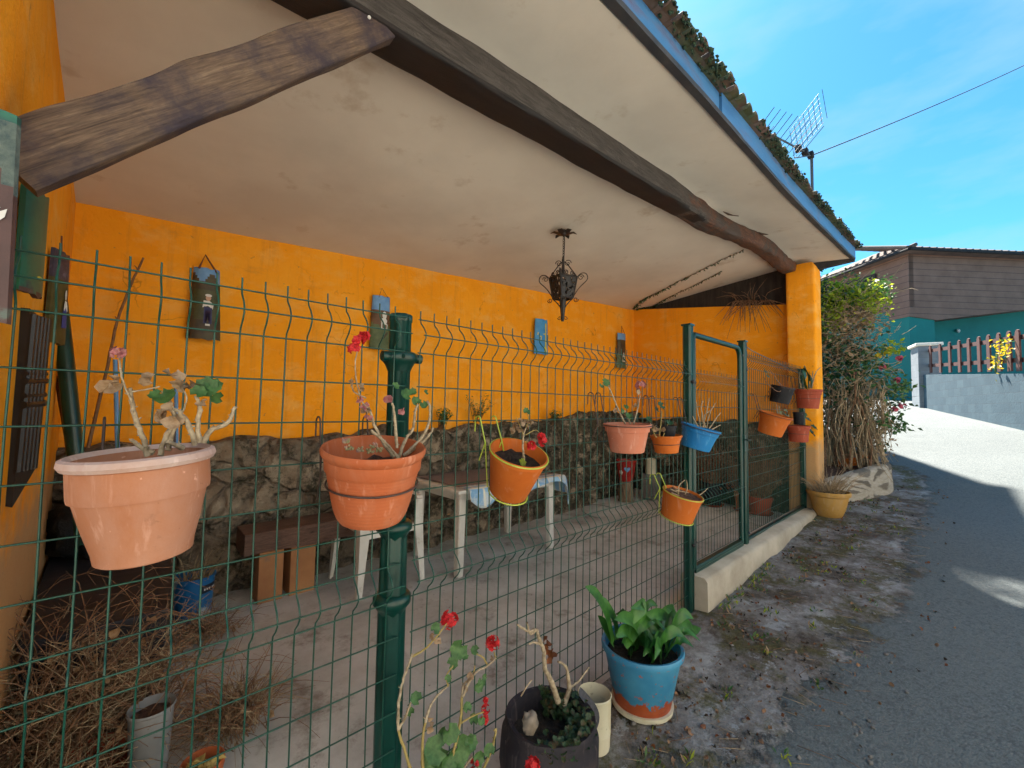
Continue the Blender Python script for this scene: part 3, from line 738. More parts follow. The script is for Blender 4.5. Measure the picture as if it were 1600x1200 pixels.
# ------------------------------------------------------------------ fence, posts and gate
LEV = [1.672, 1.552, 1.432, 1.312, 1.192, 1.072, .952, .832, .712, .592, .472, .352, .232, .112, -.008]
def wire_profile(top, low, levels, prong=.032):
    """(z, y) points down one upright: folds bulge towards the street"""
    pts = [(levels[0]+prong, 0), (levels[0], 0)]
    for i in range(len(levels)-1):
        a, b = levels[i], levels[i+1]
        if i in FOLDS:
            m = (a+b)/2
            pts += [(a-.014, -.004), (m+.026, -.026), (m+.008, -.038), (m-.008, -.038), (m-.026, -.026), (b+.014, -.004)]
        pts.append((b, 0))
    return [p for p in pts if p[0] >= low]
FOLDS = (0, 7)
def mesh_panel(x0, x1, top=1.672, low=-.3, pitch=.0565, rv=.0024, rh=.0024, parent=None, xphase=0, y=0, n=5):
    b = MB(); dz = top-1.672
    lv = [z+dz for z in LEV]
    lv = [z for z in lv if z >= low]
    prof = wire_profile(top, low, lv)
    k = 0; x = x0+xphase
    while x <= x1+1e-4:
        j = .0015*nz((x*40, 0, 0))
        b.tube([(x+j+.001*math.sin(z*9+x), y+yy, z) for z, yy in prof], rv, n)
        x += pitch; k += 1
    for i, z in enumerate(lv):
        b.tube([(lerp(x0-.01, x1+.01, t/6), y-rv*1.6, z+.0012*math.sin(t+i)) for t in range(7)], rh, n)
        if i in FOLDS and i+1 < len(lv):
            m = (z+lv[i+1])/2
            b.tube([(x0-.01, y-.038-rv*1.6, m), (x1+.01, y-.038-rv*1.6, m)], rh, n)
    return b.build('mesh_panel', 'green', parent, sharp=80)
fence = thing('mesh_fence', 'green welded mesh fence carrying the pots, on one thick fluted post', 'fence', (1.2, 0, -.15))
mesh_panel(-.95, .735, parent=fence, low=-.26, xphase=.012)
mesh_panel(.80, 2.925, parent=fence, low=-.02, xphase=.0)
b = MB()
b.lathe([(.0375, -.35), (.0375, 1.66), (.040, 1.662), (.040, 1.684), (.034, 1.690), (.001, 1.691)], 48, (.747, .048, 0), flute=(8, .07))
post = b.build('post', 'postgreen', fence, sharp=60)
for (py, rr, hh) in ((557, .063, .038), (826, .062, .036), (941, .064, .045)):
    z = PY(628, py, .0)[2]
    b = MB(); w = hh/2
    b.lathe([(.038, z+w), (rr*.85, z+w), (rr, z+w*.5), (rr, z-w*.5), (rr*.85, z-w), (.046, z-w*1.7), (.039, z-w*2.6)], 32, (.747, .048, 0))
    if py == 557:
        b.tube([(.747-.075, .03, z), (.747+.075, .03, z)], .017, 12)
        for sx in (-.076, -.02, .076): b.tube([(.747+sx-.001, -.018 if sx == -.02 else .03, z), (.747+sx+.001, -.017 if sx == -.02 else .03, z)], .008, 10, 0)
    cl = b.build('clamp', 'postgreen', post, sharp=50)
# lower thicker sleeve of the post
b = MB(); z1 = PY(628, 826, 0)[2]; z2 = PY(628, 941, 0)[2]
b.lathe([(.046, -.36), (.046, z2), (.044, z1)], 48, (.747, .048, 0), flute=(8, .06)); b.build('sleeve', 'postgreen', post, sharp=60)

gate = thing('garden_gate', 'green tubular gate with rounded corner, hung between two posts', 'gate', (3.5, 0, .24))
def post_bm(x, z0, z1, w=.03):
    b = MB()
    ring = [(-w, -w*.6), (-w*.6, -w), (-w*.3, -w), (-w*.22, -w*.72), (w*.22, -w*.72), (w*.3, -w), (w*.6, -w), (w, -w*.6), (w, w*.6), (w*.6, w), (-w*.6, w), (-w, w*.6)]
    b.loft([[Vector((x+u, v, z)) for u, v in ring] for z in (z0, z1)])
    b.box(x-w-.004, x+w+.004, -w-.004, w+.004, z1, z1+.012)
    return b
b = post_bm(2.945, -.1, 1.955); b.build('post', 'postgreen', gate, sharp=30)
b = post_bm(4.015, .12, 1.965); b.build('post', 'postgreen', gate, sharp=30)
b = MB(); zt = 1.905; zb = .262; x0, x1 = 3.02, 3.945; r = .09
pts = [(x0, 0, zb), (x0, 0, zt-.02), (x0+.02, 0, zt)]
pts += [(x1-r+r*math.sin(a), 0, zt-r+r*math.cos(a)) for a in [R(i*15) for i in range(7)]]
pts += [(x1, 0, zb), (x0, 0, zb)]
b.tube(pts, .0205, 12); fr = b.build('gate_frame', 'postgreen', gate, sharp=50)
b = MB(); b.box(x0, x1, -.018, .018, zb-.03, zb+.022); b.build('bottom_rail', 'postgreen', gate, bevel=.003)
mp = mesh_panel(x0+.03, x1-.03, top=1.63, low=.25, parent=gate, pitch=.0545, rv=.0022, rh=.0022)
mp.name = 'gate_mesh'
for z in (1.56, .45):
    b = MB(); b.tube([(2.965, -.02, z), (3.02, -.02, z)], .008, 8); b.tube([(2.975, -.02, z-.03), (2.975, -.02, z+.03)], .012, 10)
    b.ball((2.93, -.04, z), .013, 8, 6)
    b.build('hinge', 'iron', gate)
b = MB(); b.box(3.955, 3.985, -.03, .02, 1.02, 1.16); b.tube([(3.97, -.03, 1.12), (3.97, -.075, 1.12), (3.88, -.075, 1.12)], .007, 8)
b.build('latch', 'postgreen', gate)
for bp in ((4.015, -.036, .33), (4.015, -.036, 1.72), (3.945, -.024, 1.84)):
    b = MB(); b.ball(bp, .010, 8, 6); b.build('bolt', 'alu', gate)
sidef = thing('mesh_fence', 'short green mesh fence between the gate and the orange pillar', 'fence', (5.0, 0, .24))
mesh_panel(4.07, 5.96, top=1.865, low=.27, parent=sidef, rv=.0024, rh=.0026)
b = post_bm(5.965, .2, 1.86, .028); b.build('post', 'postgreen', sidef, sharp=30)
b = MB(); b.tube([(4.03, -.02, 1.93), (4.2, -.02, 1.905), (5.98, -.02, 1.79)], .004, 6); b.build('top_wire', 'greywire', sidef)
b = MB(); b.box(4.05, 5.95, -.014, .014, .248, .272); b.build('bottom_rail', 'postgreen', sidef, bevel=.003)

# ------------------------------------------------------------------ plant bits
def jit(p, a): return Vector(p)+Vector((random.uniform(-a, a), random.uniform(-a, a), random.uniform(-a, a)))
def smooth_path(pts, sub=4, wob=0):
    pts = [Vector(p) for p in pts]; out = []
    if len(pts) == 2:
        return [pts[0].lerp(pts[1], i/4)+(Vector((random.uniform(-wob, wob), random.uniform(-wob, wob), 0)) if 0 < i < 4 else Vector()) for i in range(5)]
    for i in range(len(pts)-1):
        p0 = pts[max(i-1, 0)]; p1 = pts[i]; p2 = pts[i+1]; p3 = pts[min(i+2, len(pts)-1)]
        for k in range(sub):
            t = k/sub
            q = .5*((2*p1)+(p2-p0)*t+(2*p0-5*p1+4*p2-p3)*t*t+(3*p1-p0-3*p2+p3)*t**3)
            out.append(q+(Vector((random.uniform(-wob, wob), random.uniform(-wob, wob), random.uniform(-wob, wob))) if (i or k) and wob else Vector()))
    out.append(pts[-1]); return out
def round_leaf(b, c, nrm, r, mi=0, cup=.25, lobes=7):
    nrm = Vector(nrm).normalized(); a = nrm.orthogonal().normalized(); a.rotate(Quaternion(nrm, random.uniform(0, 6.28))); t = nrm.cross(a)
    n = 21; c = Vector(c); vs = [c-nrm*r*.12]
    for ring, rr in ((1, .55), (2, 1.0)):
        for k in range(n):
            th = 2*math.pi*k/n
            q = r*rr*(1+.09*math.cos(lobes*th)*(ring == 2))
            notch = math.exp(-((th-math.pi)/.25)**2)
            q *= 1-.55*notch*(ring == 2)-.2*notch
            vs.append(c+(a*math.cos(th)+t*math.sin(th))*q+nrm*(r*cup*rr*rr*(.6+.5*math.cos(lobes*th)*(ring == 2)+.5*math.sin(2*th))))
    fs = [(0, 1+k, 1+(k+1) % n) for k in range(n)]+[(1+k, 1+n+k, 1+n+(k+1) % n, 1+(k+1) % n) for k in range(n)]
    b.add(vs, fs, mi)
def dry_leaf(b, c, r, mi=0):
    nrm = Vector((random.uniform(-1, 1), random.uniform(-1, .2), random.uniform(-.3, 1))).normalized()
    a = nrm.orthogonal().normalized(); t = nrm.cross(a); c = Vector(c); n = 8; vs = [c]
    for k in range(n):
        th = 2*math.pi*k/n; q = r*random.uniform(.5, 1.1)
        vs.append(c+(a*math.cos(th)+t*math.sin(th))*q+nrm*r*random.uniform(-.5, .9))
    b.add(vs, [(0, 1+k, 1+(k+1) % n) for k in range(n)], mi)
def petal_head(b, c, Rr, n=16, pr=.009, mi=0, petals=5):
    c = Vector(c)
    for i in range(n):
        d = Vector((random.gauss(0, 1), random.gauss(0, 1), random.gauss(.25, .8))).normalized()
        p = c+d*Rr*random.uniform(.72, 1.0)
        a = d.orthogonal().normalized(); a.rotate(Quaternion(d, random.uniform(0, 6))); t = d.cross(a)
        for k in range(petals):
            th = 2*math.pi*k/petals; u = a*math.cos(th)+t*math.sin(th); w = d.cross(u)
            b.add([p, p+u*pr*.6+w*pr*.5+d*pr*.25, p+u*pr*1.15+d*pr*random.uniform(-.1, .5), p+u*pr*.6-w*pr*.5+d*pr*.25], [(0, 1, 2, 3)], mi)
        if i % 2 == 0: b.tube([c, p], .0009, 3, mi)
def pointy_leaf(b, p, d, L, w, nrm=None, mi=0, droop=.15):
    d = Vector(d).normalized(); nrm = Vector(nrm).normalized() if nrm else Vector((random.uniform(-1, 1), random.uniform(-1, 1), random.uniform(.2, 1))).normalized()
    s_ = d.cross(nrm)
    if s_.length < 1e-4: s_ = d.orthogonal()
    s_.normalize(); n2 = s_.cross(d); p = Vector(p)
    b.add([p, p+d*L*.45+s_*w*.5+n2*w*.15, p+d*L-n2*L*droop, p+d*L*.45-s_*w*.5+n2*w*.15, p+d*L*.5-n2*w*.12], [(0, 1, 4), (1, 2, 4), (2, 3, 4), (3, 0, 4)], mi)
def strap(b, pts, w, fold=.25, mi=0, tip=.08):
    pts = smooth_path(pts, 5); n = len(pts); rings = []
    for i, p in enumerate(pts):
        t = i/(n-1); d = (pts[min(i+1, n-1)]-pts[max(i-1, 0)]).normalized()
        v = (p-CAM).normalized()
        s_ = d.cross(Vector((.25, -.9, .35))); s_.normalize(); nn = s_.cross(d)
        ww = w*(.45+.75*math.sin(math.pi*min(1, t*.75+.18)))*(1 if t < .72 else max(tip, 1-((t-.72)/.28)**1.7))
        rings.append([p-s_*ww*.5+nn*ww*fold*.5, p, p+s_*ww*.5+nn*ww*fold*.5])
    b.loft(rings, closed=False, caps=False, mi=mi)

# ------------------------------------------------------------------ pots
def pot_mesh(r, h, style='plain', foot=.68, wall=.007, n=48):
    """pot profile with its rim at z = 0, base at z = -h"""
    b = MB(); rb = r*foot; br = r*.93
    if style == 'roll':        # fat rolled lip, raised band, belly
        o = [(rb*.96, -h), (rb*1.02, -h*.985), (rb*1.05, -h*.9), (rb*1.22, -h*.65), (br*.93, -h*.42), (br*.945, -h*.385), (br*.99, -h*.38), (br*1.0, -h*.34), (br*1.0, -h*.1), (r*.985, -h*.085), (r*1.02, -h*.05), (r*1.0, -h*.005), (r*.95, 0), (r*.90, -h*.03)]
    elif style == 'ribbed':
        o = [(rb*.92, -h), (rb*1.0, -h*.985), (rb*1.05, -h*.95)]
        k = 13
        for i in range(k):
            z = lerp(-h*.93, -h*.36, i/(k-1)); rr = lerp(rb*1.08, br*.93, (i/(k-1))**.75)
            o += [(rr, z), (rr+r*.008, z+h*.012), (rr+r*.008, z+h*.026)]
        o += [(br*.955, -h*.31), (br*.99, -h*.28), (br*1.0, -h*.14), (r*.97, -h*.11), (r, -h*.07), (r*1.005, -h*.03), (r*.98, 0), (r*.94, -h*.01)]
    elif style == 'step':
        o = [(rb*.96, -h), (rb, -h*.98), (br*.93, -h*.28), (br*.985, -h*.27), (br*1.0, -h*.12), (r*.99, -h*.115), (r, -h*.10), (r, -h*.01), (r*.985, 0), (r*.94, 0)]
    elif style == 'bowl':
        o = [(rb*.9, -h), (rb, -h*.97), (rb*1.25, -h*.7), (br*.93, -h*.35), (br*.97, -h*.2), (r*.98, -h*.17), (r*1.01, -h*.12), (r*1.01, -h*.03), (r*.98, 0), (r*.93, -h*.01)]
    else:
        o = [(rb*.96, -h), (rb, -h*.98), (r*.96, -h*.12), (r*.995, -h*.11), (r, -h*.02), (r*.985, 0), (r*.95, 0)]
    o += [(r*.90, -h*.14), (rb*.9, -h*.9), (.001, -h*.9)]
    b.lathe([(.001, -h)]+o, n)
    return b
def soil_mesh(r, z, n=28, amp=.12):
    b = MB(); rings = []
    for i in range(8):
        rr = r*(1-i/7.0)+.0005
        rings.append([Vector((rr*math.cos(2*math.pi*k/n), rr*math.sin(2*math.pi*k/n), z+r*amp*noise.noise(Vector((rr*30*math.cos(2*math.pi*k/n), rr*30*math.sin(2*math.pi*k/n), 3))))) for k in range(n)])
    b.loft(rings, True, False); return b
def pot_size(l, rr, yt, yb, gap=.03, y=None):
    r = .12
    for i in range(40):
        yy = y if y is not None else -(r+gap)
        p = PY((l+rr)/2, yt, yy); d = p-CAM
        Z = d.dot(XA.x*Vector((1, 0, 0))+XA.y*Vector((0, 0, 0))) if False else F*(p[1]-CAM[1])/_ray((l+rr)/2, yt)[1]
        r = (rr-l)/2*Z*math.cos(math.atan(((l+rr)/2-800)/F))/F
    q = PY((l+rr)/2, yb, p[1])
    return p, r, p[2]-q[2]
HG = 'pots hanging on the fence'
def hung(label, l, rr, yt, yb, mat, style='plain', foot=.68, tilt=(0, 0), soil=.16, soilmat='soil', hook=None, hz=None, ring=None, rscale=1.0, rim=None, gap=.03, name='potted_plant', cat='potted plant', hookdx=(-.5, .5), saucer=None, noring=False, ringr=None):
    p, r, h = pot_size(l, rr, yt, yb, gap); r *= rscale
    root = thing(name, label, cat, p-Vector((0, 0, h)), HG)
    dv = Vector((p.x-CAM.x, p.y-CAM.y, 0)).normalized(); rv = Vector((dv.y, -dv.x, 0))
    T = Matrix.Translation(p) @ Matrix.Rotation(R(tilt[0]), 4, dv) @ Matrix.Rotation(R(tilt[1]), 4, rv)
    pb = pot_mesh(r, h, style, foot).xf(T)
    po = pb.build('pot', mat, root, sharp=35)
    if rim:
        b = MB(); b.lathe([(r*.985, -h*.088), (r*1.024, -h*.05), (r*1.005, -h*.0), (r*.95, .0035), (r*.895, -h*.03)], 48); b.xf(T).build('rim', rim, po)
    soil_mesh(r*.88, -h*soil).xf(T).build('soil', soilmat, root, sharp=180)
    if hook:
        b = MB()
        if ring is None: ring = -h*.06
        rr_ = r*(1.015 if ring > -h*.2 else .93*lerp(1, foot, (-ring)/h)+.006)
        rr_ = ringr or rr_
        circ = [T @ Vector((rr_*math.cos(a), rr_*math.sin(a), ring)) for a in [2*math.pi*i/36 for i in range(37)]]
        if not noring: b.tube(circ, .0028, 6)
        wz = hz
        for dx in hookdx:
            base = T @ Vector((dx*r, r*.86, ring))
            x = base.x
            top_ = Vector((x, -.017, wz)); hp = [base.lerp(top_, i/6) for i in range(7)]
            hp += [Vector((x, -.017*math.cos(R(a_)), wz+.017*math.sin(R(a_)))) for a_ in range(20, 181, 20)]+[Vector((x, .018, wz-.045))]
            if noring:
                hb = MB(); hb.tube(hp, .0028, 6); hb.build('hook', hook, root); continue
            b.tube(hp, .0026, 6)
            # back leg resting against the mesh
            b.tube([base, (x+.0, -.012, base.z-.07)], .0026, 6)
        if saucer:
            rb = r*foot*.95
            b.tube([T @ Vector((rb*1.1*math.cos(a), rb*1.1*math.sin(a), -h*1.01)) for a in [2*math.pi*i/28 for i in range(29)]], .0028, 6)
            for a in (0, 1.57): b.tube([T @ Vector((rb*1.1*math.cos(a), rb*1.1*math.sin(a), -h*1.012)), T @ Vector((-rb*1.1*math.cos(a), -rb*1.1*math.sin(a), -h*1.012))], .0026, 6)
            b.tube([T @ Vector((hookdx[0]*r, r*.86, ring)), T @ Vector((-.8*rb, rb*.9, -h*1.01))], .0026, 6)
            b.tube([T @ Vector((hookdx[1]*r, r*.86, ring)), T @ Vector((.8*rb, rb*.9, -h*1.01))], .0026, 6)
        if b.v: b.build('hanger', hook, root)
    return root, p, r, h, T
def stems(root, y, lists, r0=.0045, r1=.003, mat='stemtan', wob=.0012, n=7, dep=.03, name='stem', scars=True):
    for L in lists:
        dy = random.uniform(-dep, dep)
        pts = [PY(px, py, y+dy*(i/(max(1, len(L)-1)))) for i, (px, py) in enumerate(L)]
        sp = smooth_path(pts, 5, wob)
        rad = [lerp(r0, r1, i/(len(sp)-1))*random.uniform(.88, 1.15) for i in range(len(sp))]
        b = MB(); b.tube(sp, rad, n)
        if scars:      # leaf scars and stubs along the bare stems
            for i in range(1, len(sp)-1, 2):
                q = sp[i]; dd = Vector((random.uniform(-1, 1), random.uniform(-1, 1), random.uniform(.1, 1))).normalized()
                b.tube([q, q+dd*rad[i]*random.uniform(1.4, 2.6)], [rad[i]*.5, rad[i]*.22], 4)
        b.build(name, mat, root, sharp=60)
def leaves(root, y, lst, mat='leaf', name='leaves', facing=(-.2, -1, .55), dep=.02):
    b = MB()
    for px, py, r in lst:
        c = PY(px, py, y+random.uniform(-dep, dep))
        round_leaf(b, c, Vector(facing)+Vector((random.uniform(-.5, .5), random.uniform(-.3, .3), random.uniform(-.3, .5))), r)
    return b.build(name, mat, root, sharp=180)
def dryleaves(root, y, lst, mat='leafdry', name='dry_leaves', k=2, dep=.02):
    b = MB()
    for px, py, r in lst:
        for i in range(k): dry_leaf(b, jit(PY(px, py, y+random.uniform(-dep, dep)), r*.5), r)
    return b.build(name, mat, root, sharp=180)
def flowers(root, y, lst, mat='red', name='flower', n=16, pr=.008):
    for px, py, r in lst:
        b = MB(); petal_head(b, PY(px, py, y), r, n, pr); b.build(name, mat, root, smooth=False)

# 1: big bleached pot, far left
root, p, r, h, T = hung('large bleached terracotta pot with chalky rim and withered geranium, biggest in the photo', 100, 345, 708, 868, 'pot_pale', 'roll', .64, (-4, 1.5), .16, rim='pot_rim', hook='brownwire', hz=1.312, ring=-.012, noring=True)
y = p.y
stems(root, y, [[(231, 712), (222, 680), (211, 652), (206, 628), (203, 606)], [(250, 712), (258, 684), (272, 656), (266, 632), (254, 612)], [(262, 704), (268, 680), (284, 650)], [(304, 696), (296, 668), (282, 646), (272, 640)], [(311, 692), (309, 660), (313, 640), (306, 618)], [(318, 692), (330, 672), (352, 664), (362, 650), (366, 636)], [(240, 708), (222, 700), (205, 686)], [(285, 700), (262, 690)]], .0058, .0036)
stems(root, y, [[(206, 628), (192, 596), (187, 566), (185, 555)], [(206, 612), (232, 608), (250, 604)], [(284, 646), (292, 622), (282, 602)]], .002, .0014, 'stemtan', .0006, 5)
leaves(root, y, [(258, 619, .020), (243, 617, .013), (322, 606, .024), (340, 622, .014), (310, 613, .016), (333, 602, .018)])
dryleaves(root, y, [(178, 606, .020), (226, 592, .014), (270, 582, .014), (276, 600, .016), (296, 600, .016), (262, 638, .013), (268, 655, .018), (172, 598, .012), (316, 630, .012), (256, 650, .016)])
flowers(root, y, [(185, 551, .011)], 'pink', 'dried_flower', 14, .007)
# 2: ribbed terracotta with wire ring
root, p, r, h, T = hung('ribbed terracotta pot with a dark wire ring round its belly and one red geranium bloom', 503, 668, 697, 815, 'pot_terra', 'ribbed', .62, (1, 9), .3, 'soilred', hook='brownwire', hz=1.312, ring=-.105, hookdx=(-.72, .3), ringr=.1255)
y = p.y
stems(root, y, [[(615, 714), (598, 690), (585, 664), (578, 642)], [(622, 716), (604, 694), (580, 672)], [(624, 714), (632, 690), (646, 668), (648, 646), (652, 632)], [(630, 712), (652, 692), (668, 668), (672, 640), (668, 626)], [(632, 712), (656, 694), (670, 680), (677, 669)], [(620, 700), (618, 668), (615, 640), (612, 630)]], .0052, .0034)
stems(root, y, [[(580, 642), (566, 628), (558, 600), (555, 570), (560, 540)], [(572, 622), (553, 612), (550, 600)]], .0022, .0014, 'stemtan', .0005, 5)
leaves(root, y, [(636, 616, .019), (650, 627, .016), (666, 613, .009), (662, 632, .013), (645, 612, .012), (618, 603, .012)])
dryleaves(root, y, [(606, 622, .014), (568, 638, .013), (562, 622, .012), (576, 650, .012), (628, 640, .011)], 'pink', 'faded_leaves')
dryleaves(root, y, [(572, 640, .014), (548, 600, .012), (562, 605, .012)])
flowers(root, y, [(560, 533, .015), (553, 544, .011), (569, 525, .011)], 'red', 'flower', 7, .0115)
b = MB()
for px, py in ((541, 692), (545, 703), (563, 706), (585, 700), (592, 706), (578, 708)):
    c = PY(px, py, y-.02)
    for i in range(22):
        d = Vector((random.gauss(0, .6), random.gauss(0, .6), random.uniform(.1, 1))).normalized(); b.ball(c+d*random.uniform(.004, .014), .0032, 5, 4)
o = b.build('stonecrop', mk_leaf('stonecrop', (.26, .25, .10), (.40, .33, .18), (.45, .25, .2)), root)
# 3: tilted orange pot with red flowers
root, p, r, h, T = hung('tilted orange pot in a lime wire hanger holding bright red geranium flowers', 765, 858, 706, 782, 'pot_orange', 'plain', .66, (14, 20), .26, 'soil', hook='limewire', hz=1.312, hookdx=(-.82, -.1), ring=-.004, saucer=True)
y = p.y-.01
stems(root, y, [[(819, 722), (817, 700), (818, 680), (822, 668)]], .005, .003)
stems(root, y, [[(820, 690), (838, 700)], [(821, 680), (838, 672), (848, 684)], [(818, 680), (812, 664), (806, 652)], [(822, 668), (826, 655), (824, 646)]], .002, .0014, 'stemgreen', .0005, 5)
flowers(root, y-.02, [(831, 697, .016), (848, 690, .018), (846, 682, .013)], 'red', 'flower', 15, .010)
dryleaves(root, y, [(806, 664, .013), (816, 660, .014), (824, 668, .012), (812, 672, .012), (800, 672, .012), (828, 660, .011)], 'leafdry', 'dry_leaves', 4)
leaves(root, y, [(823, 643, .016), (815, 721, .012)], 'leaf')
b = MB(); round_leaf(b, PY(816, 722, y-.02), (0, -1, .4), .016); b.build('yellow_leaf', 'leafyel', root)
# 4 salmon
root, p, r, h, T = hung('wide salmon pot between lime-hung orange pot and small orange pot, with faded bloom', 942, 1018, 662, 706, 'pot_salmon', 'step', .7, (0, 2), .15, hook='brownwire', hz=1.432, hookdx=(-.9, -.35), ring=-.008)
y = p.y
stems(root, y, [[(977, 662), (966, 640), (958, 620), (950, 602)], [(990, 662), (996, 640), (1000, 618)], [(985, 662), (978, 645), (972, 640)]], .0045, .003)
leaves(root, y, [(946, 598, .022), (940, 603, .014), (972, 642, .016), (982, 650, .02), (978, 636, .014)])
flowers(root, y, [(1001, 602, .026)], 'pink', 'flower', 18, .011)
dryleaves(root, y, [(996, 612, .016), (962, 640, .014), (994, 632, .014)])
# 5 small orange with inner black pot
root, p, r, h, T = hung('small orange pot squeezed between the salmon pot and the tilted blue pot', 1015, 1066, 680, 707, 'pot_orange', 'step', .72, (-2, 2), .2, hook='brownwire', hz=1.432, hookdx=(-.2, .6), ring=-.05)
y = p.y
b = pot_mesh(r*.56, h*.7, 'plain', .75, n=28); b.xf(Matrix.Translation(p+Vector((r*.25, 0, .055)))).build('inner_pot', 'pot_black', root, sharp=35)
stems(root, y, [[(1030, 682), (1033, 660), (1034, 642)], [(1036, 682), (1044, 662)], [(1026, 684), (1018, 668)]], .003, .002, 'stemgreen')
leaves(root, y, [(1033, 634, .026), (1026, 640, .018), (1046, 660, .02), (1014, 655, .018)], 'leafdark')
dryleaves(root, y, [(1026, 672, .018), (1034, 670, .018), (1020, 664, .014)])
# 6 blue tilted
root, p, r, h, T = hung('tilted sky blue pot of bare stalks beside the gate post', 1063, 1128, 667, 702, 'pot_blue', 'step', .72, (15, 0), .12, hook='brownwire', hz=1.432, hookdx=(-.3, .2), ring=-.012)
y = p.y
stems(root, y, [[(1095, 668), (1090, 645), (1088, 628)], [(1100, 668), (1096, 640), (1098, 626)], [(1104, 669), (1108, 648), (1118, 630)], [(1108, 670), (1118, 655), (1126, 645)], [(1098, 668), (1104, 645), (1108, 622)], [(1110, 672), (1126, 664)], [(1092, 668), (1082, 650)], [(1102, 668), (1100, 650), (1112, 640)]], .004, .0025, 'drystraw', .002, 5)
# 7 orange in lime hanger, lowest
root, p, r, h, T = hung('orange pot tipped in a yellow wire hanger, hanging lowest on the gate post', 1035, 1100, 770, 812, 'pot_orange', 'plain', .8, (14, 5), .08, 'soilred', hook='limewire', hz=.952, hookdx=(-.85, -.2), ring=-.004, saucer=True)
y = p.y
stems(root, y, [[(1060, 772), (1062, 758), (1070, 750)], [(1070, 775), (1074, 762), (1072, 750)], [(1088, 778), (1100, 768), (1106, 763)], [(1050, 770), (1066, 776), (1084, 778)], [(1056, 766), (1076, 770)], [(1048, 764), (1060, 770)], [(1062, 766), (1050, 758)]], .004, .0025, 'drystraw', .002, 5)
# 8 black pot
root, p, r, h, T = hung('black pot tilted on the fence above the orange pots near the pillar', 1205, 1243, 604, 630, 'pot_black', 'plain', .85, (13, 2), .12, hook='brownwire', hz=1.505, hookdx=(-.5, .5))
stems(root, p.y, [[(1222, 606), (1212, 590), (1204, 580), (1194, 582)], [(1224, 604), (1214, 594), (1208, 584)], [(1226, 606), (1216, 612), (1200, 600), (1194, 590)]], .003, .002, 'drytwig', .003, 5)
leaves(root, p.y, [(1195, 580, .03), (1200, 588, .02)], 'leafdark')
# 9 reddish with strap plant
root, p, r, h, T = hung('red-brown pot of leathery leaves, hung highest against the pillar', 1240, 1286, 608, 638, 'pot_red', 'step', .75, (2, 2), .15, hook='brownwire', hz=1.745, hookdx=(-.5, .5), ring=-.1)
y = p.y
b = MB()
for pts, w in (([(1258, 606), (1254, 590), (1258, 574)], .09), ([(1262, 606), (1262, 588), (1256, 572)], .1), ([(1266, 606), (1266, 592), (1264, 582)], .08)):
    strap(b, [PY(x, yy, y+random.uniform(-.04, .04)) for x, yy in pts], w)
b.build('leaves', 'leafdark', root, sharp=180)
stems(root, y, [[(1252, 606), (1249, 590), (1251, 578)], [(1256, 606), (1257, 594), (1262, 584)], [(1268, 607), (1271, 592), (1276, 580), (1282, 574)], [(1264, 606), (1268, 596), (1270, 580)]], .007, .004, 'drystraw', .003, 5)
# 10 orange tilted
root, p, r, h, T = hung('bright orange pot tipped right, under the black pot near the pillar', 1185, 1240, 647, 680, 'pot_orange', 'step', .72, (16, 4), .12, hook='brownwire', hz=1.505, hookdx=(-.8, -.3), ring=-.01)
leaves(root, p.y, [(1226, 648, .03), (1232, 652, .026), (1220, 646, .024), (1228, 642, .02)], 'tilegreengrass', 'succulent')
stems(root, p.y, [[(1215, 646), (1213, 632)], [(1218, 646), (1217, 634)]], .004, .003, 'drystraw', .002, 5)
# 11
root, p, r, h, T = hung('orange-red pot under the red-brown pot, half hidden by the tipped one', 1228, 1267, 665, 690, 'pot_red', 'step', .78, (0, 2), .15, hook='brownwire', hz=1.385, hookdx=(-.5, .5), ring=-.08)
b = pot_mesh(r*.5, h*.8, 'plain', .8, n=24); b.xf(Matrix.Translation(p+Vector((.02, 0, .14)))).build('inner_pot', 'pot_black', root, sharp=35)
leaves(root, p.y, [(1258, 650, .035), (1252, 654, .03), (1264, 656, .03), (1268, 676, .05), (1272, 668, .04)], 'leafdark')

# ------------------------------------------------------------------ pots standing on the ground
def ground_at(px, py):
    return PP(px, py, (-.065, 0, 1), -.065*2.9)
